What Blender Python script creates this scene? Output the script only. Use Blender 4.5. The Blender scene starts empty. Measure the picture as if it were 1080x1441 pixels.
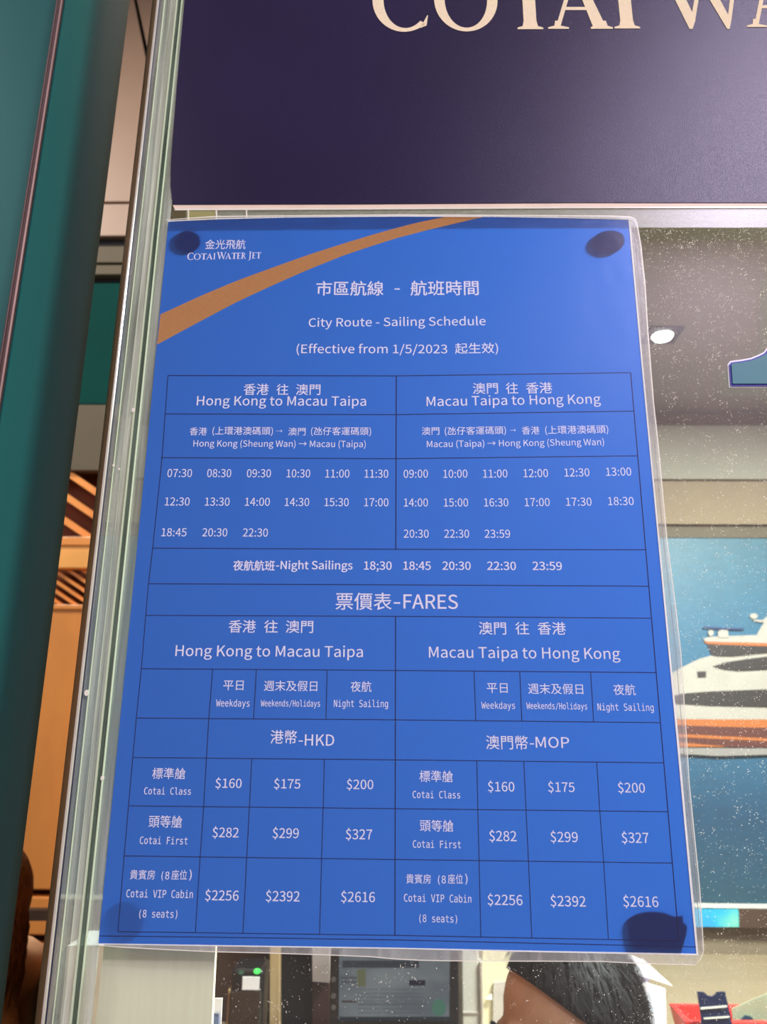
import bpy, bmesh, math, random, os
from mathutils import Matrix, Vector, Euler
random.seed(7)
SC = bpy.context.scene
COL = SC.collection
R = math.radians

# ---------------------------------------------------------------- camera
ZC = 1.72                                   # eye height of the camera, metres
FPX = 1050.0
CAM = Vector((0.0014, -0.4145, ZC))
PZ = ZC + 0.0991                            # height of the poster's centre
cam = bpy.data.cameras.new('camera')
cam.lens = FPX / 1441 * 36; cam.sensor_width = 36; cam.sensor_fit = 'AUTO'
cam.clip_start = 0.01; cam.clip_end = 60
camo = bpy.data.objects.new('camera', cam); COL.objects.link(camo)
camo.location = CAM
camo.rotation_euler = (R(105.33), R(-0.48), R(1.09))
cam.dof.use_dof = True; cam.dof.focus_distance = 0.42; cam.dof.aperture_fstop = 15
SC.camera = camo
CR = Euler((R(105.33), R(-0.48), R(1.09)), 'XYZ').to_matrix()

# ---------------------------------------------------------------- world, exposure, lamps
SC.view_settings.view_transform = 'Standard'; SC.view_settings.look = 'None'
SC.view_settings.gamma = 1; SC.view_settings.use_curve_mapping = False
SC.view_settings.exposure = 0.0
SC.cycles.use_denoising = True
SC.cycles.max_bounces = 10; SC.cycles.transparent_max_bounces = 24
SC.cycles.caustics_reflective = False; SC.cycles.caustics_refractive = False
w = bpy.data.worlds.new('hall_air'); SC.world = w; w.use_nodes = True
w.node_tree.nodes['Background'].inputs[0].default_value = (0.80, 0.86, 1.0, 1)
w.node_tree.nodes['Background'].inputs[1].default_value = 0.6

def area(name, loc, rot, sx, sy, power, col=(1, 1, 1)):
    l = bpy.data.lights.new(name, 'AREA'); l.shape = 'RECTANGLE'; l.size = sx; l.size_y = sy
    l.energy = power; l.color = col
    o = bpy.data.objects.new(name, l); COL.objects.link(o); o.location = loc; o.rotation_euler = rot
    return o
# booth and glare lamps are inferred from backlight and glare; fills are added
area('booth_lamp', (0.98, 0.62, ZC + 0.90), (0, 0, 0), 0.4, 0.4, 112, (0.98, 0.99, 1.0))
area('booth_fill_rear', (-0.12, 1.35, ZC + 0.90), (0, 0, 0), 0.6, 0.4, 7, (1, 0.96, 0.88))  # added fill for the booth, kept out of sight behind the poster
area('hall_lamp_glare', (2.38, -3.65, ZC + 3.6), (0, 0, 0), 0.45, 0.45, 250, (0.86, 0.74, 1.0))
area('hall_fill_right', (2.9, -1.5, ZC + 2.3), (0, R(62), R(-28)), 1.2, 0.9, 92, (1.0, 1.0, 0.97))  # unseen key light added to brighten poster and cream board
area('hall_fill_front', (-2.3, -1.9, ZC + 2.3), (0, R(-58), R(38)), 1.2, 0.9, 32, (1.0, 0.98, 0.95))  # weaker unseen key light added from the left
area('hall_fill_left', (-2.6, 0.6, ZC + 3.6), (0, 0, 0), 1.2, 0.9, 170, (1, 0.92, 0.82))  # unseen light added to brighten the hall in the left gap

# ---------------------------------------------------------------- helpers
def ray(px, py):
    return CR @ Vector(((px - 540) / FPX, (720.5 - py) / FPX, -1))
def P(px, py, Y=0.0):
    d = ray(px, py); t = (Y - CAM.y) / d.y
    return CAM + d * t
def PC(px, py, Z):
    d = ray(px, py); t = (Z - CAM.z) / d.z
    return CAM + d * t

def mk(name, verts, faces, mat=None, parent=None, smooth=False):
    me = bpy.data.meshes.new(name)
    me.from_pydata([tuple(v) for v in verts], [], faces); me.update()
    if mat: me.materials.append(mat)
    if smooth:
        for p in me.polygons: p.use_smooth = True
    o = bpy.data.objects.new(name, me); COL.objects.link(o)
    if parent: o.parent = parent; o.matrix_parent_inverse = parent.matrix_basis.inverted()
    return o
def prism_data(pts, y0, y1):
    """pts: (x, z) outline; extruded from y0 (front) to y1 (back)."""
    n = len(pts)
    v = [(x, y0, z) for x, z in pts] + [(x, y1, z) for x, z in pts]
    f = [list(range(n)), list(range(2 * n - 1, n - 1, -1))]
    f += [[i, n + i, n + (i + 1) % n, (i + 1) % n] for i in range(n)]
    return v, f
def prism(name, pts, y0, y1, mat, parent=None):
    v, f = prism_data(pts, y0, y1)
    return fixn(mk(name, v, f, mat, parent))
def fixn(o):
    bm = bmesh.new(); bm.from_mesh(o.data); bmesh.ops.recalc_face_normals(bm, faces=bm.faces)
    bm.to_mesh(o.data); bm.free(); return o
def pxprism(name, pix, Y, th, mat, parent=None, zbot=None):
    """outline read as sight lines onto the plane y = Y; its foot can be set on a support at height zbot."""
    pts = [(P(a, b, Y).x, zbot if zbot is not None and b >= 1465 else P(a, b, Y).z) for a, b in pix]
    return prism(name, pts, Y, Y + th, mat, parent)
def box(name, x0, x1, y0, y1, z0, z1, mat, parent=None, bev=0.0, seg=2):
    bm = bmesh.new(); bmesh.ops.create_cube(bm, size=1)
    for v in bm.verts:
        v.co = Vector(((x0 + x1) / 2 + v.co.x * (x1 - x0), (y0 + y1) / 2 + v.co.y * (y1 - y0), (z0 + z1) / 2 + v.co.z * (z1 - z0)))
    if bev > 0:
        bmesh.ops.bevel(bm, geom=bm.edges[:], offset=bev, segments=seg, affect='EDGES', profile=0.5)
    me = bpy.data.meshes.new(name); bm.to_mesh(me); bm.free()
    if mat: me.materials.append(mat)
    o = bpy.data.objects.new(name, me); COL.objects.link(o)
    if parent: o.parent = parent; o.matrix_parent_inverse = parent.matrix_basis.inverted()
    return o
def vprism(name, pts, z0, z1, mat, parent=None):
    """vertical bar of cross-section pts (x, y)."""
    n = len(pts)
    v = [(x, y, z0) for x, y in pts] + [(x, y, z1) for x, y in pts]
    f = [list(range(n)), list(range(2 * n - 1, n - 1, -1))] + [[i, n + i, n + (i + 1) % n, (i + 1) % n] for i in range(n)]
    return fixn(mk(name, v, f, mat, parent))
def disc_y(name, c, rx, rz, y0, y1, mat, parent=None, n=32):
    return prism(name, [(c[0] + rx * math.cos(2 * math.pi * k / n), c[1] + rz * math.sin(2 * math.pi * k / n)) for k in range(n)], y0, y1, mat, parent)
def thing(name, loc, label, cat, group=None):
    o = bpy.data.objects.new(name, None); COL.objects.link(o); o.location = loc; o.empty_display_size = 0.05
    tag(o, label, cat, group); return o
def tag(o, label, cat, group=None):
    o['label'] = label; o['category'] = cat
    if group: o['group'] = group
    return o
def struct(o, label=None):
    o['kind'] = 'structure'
    if label: o['label'] = label
    return o

# ---------------------------------------------------------------- materials
def s2l(c):
    return tuple(((v / 255) / 12.92 if v / 255 <= 0.04045 else ((v / 255 + 0.055) / 1.055) ** 2.4) for v in c) + (1,)
def nt(name):
    m = bpy.data.materials.new(name); m.use_nodes = True
    t = m.node_tree; t.nodes.clear(); out = t.nodes.new('ShaderNodeOutputMaterial')
    return m, t, out
def noise(t, scale=(1, 1, 1), sc=20, detail=4, coord='Object'):
    tc = t.nodes.new('ShaderNodeTexCoord'); mp = t.nodes.new('ShaderNodeMapping')
    mp.inputs['Scale'].default_value = scale
    t.links.new(tc.outputs[coord], mp.inputs['Vector'])
    n = t.nodes.new('ShaderNodeTexNoise'); n.inputs['Scale'].default_value = sc; n.inputs['Detail'].default_value = detail
    t.links.new(mp.outputs[0], n.inputs['Vector']); return n
def ramp(t, fac, stops, interp='LINEAR'):
    r = t.nodes.new('ShaderNodeValToRGB'); r.color_ramp.interpolation = interp
    e = r.color_ramp.elements
    while len(e) < len(stops): e.new(0.5)
    for i, (p, c) in enumerate(stops): e[i].position = p; e[i].color = c
    t.links.new(fac, r.inputs[0]); return r
def pbr(name, rgb, rough=0.6, metal=0.0, var=0.12, sc=30, scale=(1, 1, 1), bump=0.0, emit=0.0, coat=0.0, spec=0.5):
    m, t, out = nt(name)
    b = t.nodes.new('ShaderNodeBsdfPrincipled')
    c = s2l(rgb); n = noise(t, scale, sc)
    lo = tuple(v * (1 - var) for v in c[:3]) + (1,); hi = tuple(min(1, v * (1 + var)) for v in c[:3]) + (1,)
    r = ramp(t, n.outputs['Fac'], [(0.3, lo), (0.7, hi)])
    t.links.new(r.outputs[0], b.inputs['Base Color'])
    b.inputs['Roughness'].default_value = rough; b.inputs['Metallic'].default_value = metal
    b.inputs['Coat Weight'].default_value = coat; b.inputs['Specular IOR Level'].default_value = spec
    if bump:
        bp = t.nodes.new('ShaderNodeBump'); bp.inputs['Strength'].default_value = bump; bp.inputs['Distance'].default_value = 0.002
        t.links.new(n.outputs['Fac'], bp.inputs['Height']); t.links.new(bp.outputs[0], b.inputs['Normal'])
    if emit:
        t.links.new(r.outputs[0], b.inputs['Emission Color']); b.inputs['Emission Strength'].default_value = emit
    t.links.new(b.outputs[0], out.inputs[0]); return m
def paper(name, rgb, trans=0.5, var=0.05, back=None):
    """a printed sheet: part of the light on its back comes through."""
    m, t, out = nt(name); c = s2l(rgb); n = noise(t, (1, 1, 1), 380, 3)
    lo = tuple(v * (1 - var) for v in c[:3]) + (1,); hi = tuple(min(1, v * (1 + var)) for v in c[:3]) + (1,)
    r = ramp(t, n.outputs['Fac'], [(0.35, lo), (0.65, hi)])
    d = t.nodes.new('ShaderNodeBsdfDiffuse'); tr = t.nodes.new('ShaderNodeBsdfTranslucent'); mx = t.nodes.new('ShaderNodeMixShader')
    mx.inputs[0].default_value = trans
    t.links.new(r.outputs[0], d.inputs[0])
    if back: tr.inputs[0].default_value = s2l(back)
    else: t.links.new(r.outputs[0], tr.inputs[0])
    t.links.new(d.outputs[0], mx.inputs[1]); t.links.new(tr.outputs[0], mx.inputs[2])
    t.links.new(mx.outputs[0], out.inputs[0]); return m
def clear(name, gloss=0.06, rough=0.02, milk=0.0, milkrgb=(220, 225, 215), tint=(255, 255, 255), streak=None, bump=0.0, bsc=20, fres=True):
    """thin clear sheet: transparent + surface reflection + a little milkiness."""
    m, t, out = nt(name)
    tr = t.nodes.new('ShaderNodeBsdfTransparent'); tr.inputs[0].default_value = s2l(tint)
    gl = t.nodes.new('ShaderNodeBsdfGlossy'); gl.inputs['Roughness'].default_value = rough
    df = t.nodes.new('ShaderNodeBsdfDiffuse'); df.inputs[0].default_value = s2l(milkrgb)
    a = t.nodes.new('ShaderNodeMixShader'); b = t.nodes.new('ShaderNodeMixShader')
    t.links.new(tr.outputs[0], a.inputs[1]); t.links.new(df.outputs[0], a.inputs[2]); a.inputs[0].default_value = milk
    if streak:
        n = noise(t, streak[0], streak[1], 5)
        r = ramp(t, n.outputs['Fac'], [(streak[2], (0, 0, 0, 1)), (streak[3], (1, 1, 1, 1))])
        mr = t.nodes.new('ShaderNodeMapRange'); mr.inputs['To Min'].default_value = streak[4]; mr.inputs['To Max'].default_value = streak[5]
        t.links.new(r.outputs[0], mr.inputs['Value']); t.links.new(mr.outputs[0], a.inputs[0])
    if fres:
        # Schlick reflectance, the same for both faces of the thin sheet
        ge = t.nodes.new('ShaderNodeNewGeometry'); dt = t.nodes.new('ShaderNodeVectorMath'); dt.operation = 'DOT_PRODUCT'
        t.links.new(ge.outputs['Normal'], dt.inputs[0]); t.links.new(ge.outputs['Incoming'], dt.inputs[1])
        def ma(op, a, v, clampit=False):
            q = t.nodes.new('ShaderNodeMath'); q.operation = op; q.use_clamp = clampit
            if isinstance(a, (int, float)): q.inputs[0].default_value = a
            else: t.links.new(a, q.inputs[0])
            if isinstance(v, (int, float)): q.inputs[1].default_value = v
            elif v is not None: t.links.new(v, q.inputs[1])
            return q.outputs[0]
        ab = ma('ABSOLUTE', dt.outputs['Value'], None)
        p5 = ma('POWER', ma('SUBTRACT', 1.0, ab, True), 5.0)
        t.links.new(ma('ADD', ma('MULTIPLY', p5, 1 - gloss), gloss, True), b.inputs[0])
    else: b.inputs[0].default_value = gloss
    if bump:
        nn = noise(t, (1, 1, 1), bsc, 3); bp = t.nodes.new('ShaderNodeBump'); bp.inputs['Strength'].default_value = bump; bp.inputs['Distance'].default_value = 0.001
        t.links.new(nn.outputs['Fac'], bp.inputs['Height']); t.links.new(bp.outputs[0], gl.inputs['Normal'])
    t.links.new(a.outputs[0], b.inputs[1]); t.links.new(gl.outputs[0], b.inputs[2]); t.links.new(b.outputs[0], out.inputs[0])
    return m
def glow(name, rgb, s):
    m, t, out = nt(name); e = t.nodes.new('ShaderNodeEmission'); e.inputs[0].default_value = s2l(rgb); e.inputs[1].default_value = s
    t.links.new(e.outputs[0], out.inputs[0]); return m

M = {}
M['glass'] = clear('window_glass', 0.045, 0.0, 0.013, (215, 215, 205), (250, 255, 252))
M['wall'] = pbr('booth_wall_paint', (126, 111, 86), 0.8, var=0.05, sc=8)
M['wall_band'] = pbr('booth_cornice_paint', (142, 138, 126), 0.8, var=0.04, sc=8)
M['wall_tan'] = pbr('booth_tan_band', (132, 116, 92), 0.8, var=0.05, sc=8)
M['wall_dark'] = pbr('booth_dark_band', (92, 84, 66), 0.8, var=0.05, sc=8)  # darker band below the tan one
M['ceil'] = pbr('booth_ceiling_paint', (140, 137, 130), 0.85, var=0.03, sc=6)
M['floor'] = pbr('grey_floor_tile', (120, 116, 110), 0.4, var=0.1, sc=5)
M['hallwall'] = pbr('hall_wall_paint', (175, 165, 160), 0.8, var=0.05, sc=3)
M['teal'] = pbr('teal_lacquer', (38, 112, 108), 0.4, 0.1, var=0.08, sc=3, scale=(1, 1, 0.4), coat=0.12)
M['teal_light'] = pbr('teal_lacquer_front', (40, 100, 98), 0.28, 0.25, var=0.06, sc=3, scale=(1, 1, 0.4), coat=0.3)
M['mauve'] = pbr('mauve_metal_trim', (92, 72, 70), 0.45, 0.7, var=0.2, sc=40, scale=(1, 1, 0.1))
M['steel'] = pbr('reflection_tinted_steel', (176, 122, 80), 0.4, 0.35, var=0.08, sc=60, scale=(1, 1, 0.05))  # orange mirrored by the post is put into its base colour
M['steel_bright'] = pbr('polished_steel_edge', (240, 232, 220), 0.2, 0.6, var=0.05, sc=60)
M['gasket'] = pbr('navy_rubber_gasket', (22, 22, 48), 0.6, var=0.1)
M['acryl'] = clear('acrylic_slab', 0.05, 0.15, 0.3, (228, 232, 214), (244, 250, 244), streak=((1, 1, 0.03), 380, 0.38, 0.7, 0.2, 0.7))
M['acryl_clear'] = clear('acrylic_slab_clear', 0.05, 0.15, 0.3, (226, 230, 216), (240, 248, 244), streak=((1, 1, 0.03), 300, 0.38, 0.72, 0.12, 0.46))
M['acryl_dark'] = clear('acrylic_joint', 0.06, 0.1, 0.55, (105, 122, 105), (170, 190, 172), streak=((1, 1, 0.04), 500, 0.4, 0.65, 0.4, 0.8))
M['acryl_highlight'] = clear('acrylic_highlight', 0.08, 0.1, 0.8, (215, 228, 195), (240, 255, 240))  # highlights along the acrylic, painted as pale strips
M['purple'] = None
M['cream_print'] = paper('cream_ink', (250, 232, 196), 0.15, 0.03)
M['blue'] = paper('blue_poster_print', (14, 54, 136), 0.6, 0.07, back=(40, 104, 206))
M['white_print'] = paper('white_poster_lettering', (240, 236, 250), 0.12, 0.02)
M['navy_print'] = paper('navy_poster_rule', (14, 26, 92), 0.3, 0.02)
M['gold'] = paper('gold_poster_arc', (218, 150, 82), 0.35, 0.03)
M['sheet_edge'] = paper('white_sheet_edge', (240, 240, 240), 0.3, 0.02)
M['film'] = clear('laminate_film', 0.05, 0.22, 0.02, (225, 225, 225), bump=0.25, bsc=45)
M['film_rim'] = clear('laminate_film_rim', 0.07, 0.25, 0.3, (206, 206, 202), streak=((1, 1, 0.3), 170, 0.3, 0.75, 0.22, 0.5), bump=0.3, bsc=60)
M['film_edge'] = clear('laminate_cut_edge', 0.1, 0.2, 0.85, (250, 246, 228))
M['pad'] = pbr('dark_adhesive_putty', (12, 16, 40), 0.8, var=0.1)
M['pad_thin'] = clear('worn_adhesive_putty', 0.0, 0.5, 0.2, (20, 22, 60))
M['dust'] = pbr('pale_dust', (250, 246, 225), 0.7, var=0.05, spec=0.3)
M['cream'] = pbr('cream_card', (255, 240, 210), 0.7, var=0.03, sc=120, scale=(3, 1, 0.3))
M['white'] = pbr('white_paper', (240, 240, 244), 0.7, var=0.03)
M['black'] = pbr('black_plastic', (18, 17, 18), 0.35, var=0.1)
M['brown'] = pbr('dark_brown_board', (62, 42, 26), 0.6, var=0.2, sc=10, scale=(1, 1, 0.2))
M['maroon'] = pbr('dark_maroon_board', (52, 20, 18), 0.6, var=0.2, sc=10)
M['oak'] = pbr('pale_oak_post', (176, 148, 106), 0.6, var=0.12, sc=20, scale=(3, 3, 0.3))
M['greyplastic'] = pbr('light_grey_plastic', (188, 184, 170), 0.55, var=0.03)
M['orange'] = pbr('honey_timber', (232, 148, 66), 0.45, var=0.1, sc=6, scale=(1, 1, 0.4), coat=0.2)
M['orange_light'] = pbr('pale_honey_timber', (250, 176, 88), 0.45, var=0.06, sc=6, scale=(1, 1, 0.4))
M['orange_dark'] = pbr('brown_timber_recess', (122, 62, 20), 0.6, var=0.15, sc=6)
M['beige'] = pbr('beige_metal_panel', (150, 122, 102), 0.5, var=0.04, sc=4)
M['olive'] = pbr('olive_grey_board', (86, 76, 56), 0.7, var=0.05, sc=4)
M['teal_dark'] = pbr('dark_teal_board', (8, 62, 56), 0.85, var=0.1, sc=4, spec=0.1)
M['gap'] = pbr('dark_gap', (10, 8, 8), 0.9, var=0.1)
M['desk'] = pbr('desk_laminate', (140, 122, 94), 0.5, var=0.1, sc=8, scale=(0.3, 2, 1))

# ---------------------------------------------------------------- setting
YW = 1.79                                    # back wall of the booth
ZCEIL = ZC + 0.93
GX = P(204, 240, 0).x                        # left end of the glass
SX = lambda a, y: P(a, 700, y).x
SIDE = [(SX(137, .046), 0.046), (SX(143, .046), 0.046), (SX(145, YW), YW), (SX(137.5, YW), YW)]
struct(box('floor', -5, 3.5, -4.6, 5.0, -0.05, 0.0, M['floor']))
zt = lambda y: P(560, y, YW).z
struct(box('wall_back', SIDE[3][0], 1.5, YW, YW + 0.1, 0, ZCEIL, M['wall']))
box('cornice_band', SIDE[2][0], 1.45, YW - 0.05, YW, zt(680), zt(607), M['wall_band'])['kind'] = 'structure'
bpy.data.objects['cornice_band'].name = 'trim_1'
struct(box('trim_2', SIDE[2][0], 1.45, YW - 0.035, YW, zt(740), zt(681), M['wall_tan']))
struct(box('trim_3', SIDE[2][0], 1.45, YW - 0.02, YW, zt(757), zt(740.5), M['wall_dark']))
for k in range(6):
    ya, yb_ = 0.046 + (YW - 0.046) * k / 6, 0.046 + (YW - 0.046) * (k + 1) / 6
    la, lb = (SX(137 + .08 * k, ya), SX(137 + .08 * (k + 1), yb_)); ra, rb = SX(143 + .33 * k, ya), SX(143 + .33 * (k + 1), yb_)
    struct(vprism('wall_left', [(la, ya), (ra, ya), (rb, yb_), (lb, yb_)], 0, ZCEIL, pbr('wall_left_post_brown', (142, 96, 58), 0.5, var=0.05)))  # brown matches the post's painted orange reflection
struct(box('wall_right', 1.45, 1.55, 0.05, YW, 0, ZCEIL, M['wall']))
struct(vprism('ceiling', [(SIDE[0][0], 0.02), (1.55, 0.02), (1.55, YW + 0.1), (SIDE[3][0], YW + 0.1)], ZCEIL, ZCEIL + 0.06, M['ceil']))
struct(box('wall_front', GX - 0.01, 1.55, 0.02, 0.06, 0, ZC - 0.62, M['desk']))
struct(box('ceiling_hall', -5, 3.5, -4.6, 5.0, ZC + 3.75, ZC + 3.82, M['hallwall']))
struct(box('wall_hall_rear', -5, 3.5, -4.7, -4.6, 0, ZC + 3.75, M['hallwall']))
struct(box('wall_hall_right', 3.4, 3.5, -4.6, 5.0, 0, ZC + 3.75, M['hallwall']))
for n_, nn in (('ceiling_hall', 'ceiling_2'), ('wall_hall_rear', 'wall_rear'), ('wall_hall_right', 'wall_far_right')):
    bpy.data.objects[n_].name = nn

# glass pane with its dust
zb = ZC - 0.62; zg = ZC + 0.86
pane = struct(box('window_1', GX + 0.001, 1.4, 0.0, 0.006, zb, zg, M['glass']), 'clear counter glass with fine dust specks')
fl_v, fl_f = [], []
def flake(x, z, s):
    n0 = len(fl_v); k = random.choice((3, 4, 5)); a0 = random.random() * 6.28
    if random.random() < 0.22:                # curled fibre
        L = s * random.uniform(2, 4); a = a0; px_, pz_ = x, z; wd = s * 0.28
        bend = random.uniform(-1.2, 1.2); pts = []
        for j in range(4):
            pts.append((px_, pz_, a)); px_ += math.cos(a) * L / 3; pz_ += math.sin(a) * L / 3; a += bend
        for (qx, qz, qa) in pts:
            fl_v.append((qx - math.sin(qa) * wd, -0.0004, qz + math.cos(qa) * wd)); fl_v.append((qx + math.sin(qa) * wd, -0.0004, qz - math.cos(qa) * wd))
        for j in range(3): fl_f.append([n0 + 2 * j, n0 + 2 * j + 1, n0 + 2 * j + 3, n0 + 2 * j + 2])
    else:
        for j in range(k):
            a = a0 + j * 6.283 / k; r = s * random.uniform(0.5, 1.1)
            fl_v.append((x + r * math.cos(a), -0.0004, z + r * math.sin(a)))
        fl_f.append([n0 + j for j in range(k)])
EDGE = [(893, 306), (909, 413), (921, 567), (940, 760), (959, 920), (970, 1100), (986, 1250), (991, 1345)]
def edge_x(py):
    for (a, b), (c, d) in zip(EDGE, EDGE[1:]):
        if b <= py <= d: return a + (c - a) * (py - b) / (d - b)
    return 893 if py < 306 else 0
n_fl = 0
while n_fl < 11000:
    if random.random() < 0.9:
        px_ = random.uniform(880, 1220); py_ = 300 + 1250 * random.random() ** 1.9
    else:
        px_ = random.uniform(310, 1220); py_ = random.uniform(1340, 1560)
    if py_ < 1345 and px_ < edge_x(py_) - 6: continue
    p = P(px_, py_, -0.0004)
    s = random.choice((0.00010, 0.00014, 0.00018, 0.00024, 0.00034)) * random.uniform(0.7, 1.25) * 0.9
    if random.random() < 0.3:
        for q in range(random.randint(2, 5)): flake(p.x + random.gauss(0, 0.0016), p.z + random.gauss(0, 0.0016), s * 0.9)
    flake(p.x, p.z, s); n_fl += 1
dust = mk('dust', fl_v, fl_f, M['dust'], pane); dust['kind'] = 'stuff'

# ---------------------------------------------------------------- text tools
def load_font(fn):
    try:
        return bpy.data.fonts.load(os.path.join(bpy.utils.resource_path('LOCAL'), 'datafiles', 'fonts', fn), check_existing=True)
    except Exception:
        return None
F_CJK = load_font('Noto Sans CJK Regular.woff2'); F_MONO = load_font('DejaVuSansMono.woff2')
CACHE = {}
def glyphs(txt, font, bold, res=3):
    key = (txt, font.name if font else '', bold)
    if key not in CACHE:
        c = bpy.data.curves.new('t', 'FONT'); c.body = txt; c.resolution_u = res
        if font: c.font = font
        o = bpy.data.objects.new('t', c); COL.objects.link(o); bpy.context.view_layer.update()
        me = bpy.data.meshes.new_from_object(o.evaluated_get(bpy.context.evaluated_depsgraph_get()))
        v = [(q.co.x, q.co.y) for q in me.vertices]; f = [list(p.vertices) for p in me.polygons]
        bpy.data.objects.remove(o); bpy.data.curves.remove(c); bpy.data.meshes.remove(me)
        CACHE[key] = (v, f)
    return CACHE[key]
# table rows as they run on the slightly bowed sheet: y at left border, at the middle rule, at right border
ROWS = [(312, 305, 309), (528.5, 529, 524.5), (582.5, 583.5, 578.5), (644, 645.5, 641.5), (771.4, 773, 773.7), (821.5, 823, 825),
        (866, 867.3, 870), (941, 943.5, 946.5), (1010.5, 1013, 1017), (1066, 1069.3, 1073.5), (1134, 1138, 1142.3),
        (1204.5, 1209.5, 1214.5), (1311, 1316.3, 1324)]
def lx(y): return 236.5 + (166 - 236.5) * (y - 528.5) / 782.5
def rx_(y): return 888 + (956 - 888) * (y - 524.5) / 799.5
def mx_(y): return 558 - 1.2 * (y - 529) / 787
def slope(x, y):
    for a, b in zip(ROWS, ROWS[1:]):
        if y <= b[1]: break
    t = min(1, max(0, (y - a[1]) / (b[1] - a[1])))
    def sl(r):
        if r is ROWS[0]: return 0.0
        return (r[1] - r[0]) / (mx_(r[1]) - lx(r[1])) if x < 557 else (r[2] - r[1]) / (rx_(r[1]) - mx_(r[1]))
    return sl(a) * (1 - t) + sl(b) * t
YT = -0.00295                                # plane of the print on the sheet
def text(name, txt, x0, x1, yb, cap=None, yt=None, font='cjk', bold=0.0, mat=None, parent=None, sl=None, Y=None, label=None):
    f = F_CJK if font == 'cjk' else F_MONO
    v, fc = glyphs(txt, f, bold)
    xs = [a for a, b in v]; mnx, mxx = min(xs), max(xs)
    if cap is not None:
        H, _ = glyphs('H', f, 0.0); ch = max(b for a, b in H); b0 = 0.0; k = cap / ch
    else:
        ys = [b for a, b in v]; b0 = min(ys); k = (yb - yt) / (max(ys) - b0)
    if bold > 0:                              # heavier stroke: the glyph printed again slightly shifted
        n0 = len(v); kx = bold; base, bf = v, fc; v, fc, lev = [], [], []
        for q, (sx, sy) in enumerate(((-kx, 0), (kx, 0), (0, kx * .7), (0, -kx * .7))):
            v = v + [(a + sx, b + sy) for a, b in base]; fc = fc + [[i + q * n0 for i in f_] for f_ in bf]; lev += [q] * n0
        xs = [a for a, b in v]; mnx, mxx = min(xs), max(xs)
    else: lev = [0] * len(v)
    xc = (x0 + x1) / 2
    if sl is None: sl = slope(xc, yb)
    yy = YT if Y is None else Y
    vv = []
    for (a, b), lv in zip(v, lev):
        px_ = x0 + (a - mnx) / (mxx - mnx) * (x1 - x0)
        py_ = yb - (b - b0) * k + sl * (px_ - xc)
        px_ += (560 - px_) * (yb - py_) / (yb + 3118)
        vv.append(P(px_, py_, yy - 0.000012 * lv))
    o = mk(name, vv, fc, mat or M['white_print'], parent)
    if label: o['label'] = label
    return o

# serif capitals drawn by hand (unit cap height) for the two logotypes
def ellp(cx, cy, rx, ry, a0, a1, n=28):
    return [(cx + rx * math.cos(R(a0 + (a1 - a0) * i / n)), cy + ry * math.sin(R(a0 + (a1 - a0) * i / n))) for i in range(n + 1)]
def ringpolys(cx, cy, rx, ry, ix, iy, a0, a1, n=36, sh=0.0):
    o_ = ellp(cx, cy, rx, ry, a0, a1, n); i_ = ellp(cx + sh, cy, ix, iy, a0, a1, n)
    return [[o_[k], o_[k + 1], i_[k + 1], i_[k]] for k in range(n)]
def foot(x0, x1, xa, xb, y=0.0, up=1):       # bracketed serif from xa..xb stem to x0..x1
    return [[(x0, y), (x1, y), (x1, y + up * 0.025), (xb + 0.02, y + up * 0.05), (xb, y + up * 0.13), (xa, y + up * 0.13), (xa - 0.02, y + up * 0.05), (x0, y + up * 0.025)]]
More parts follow.
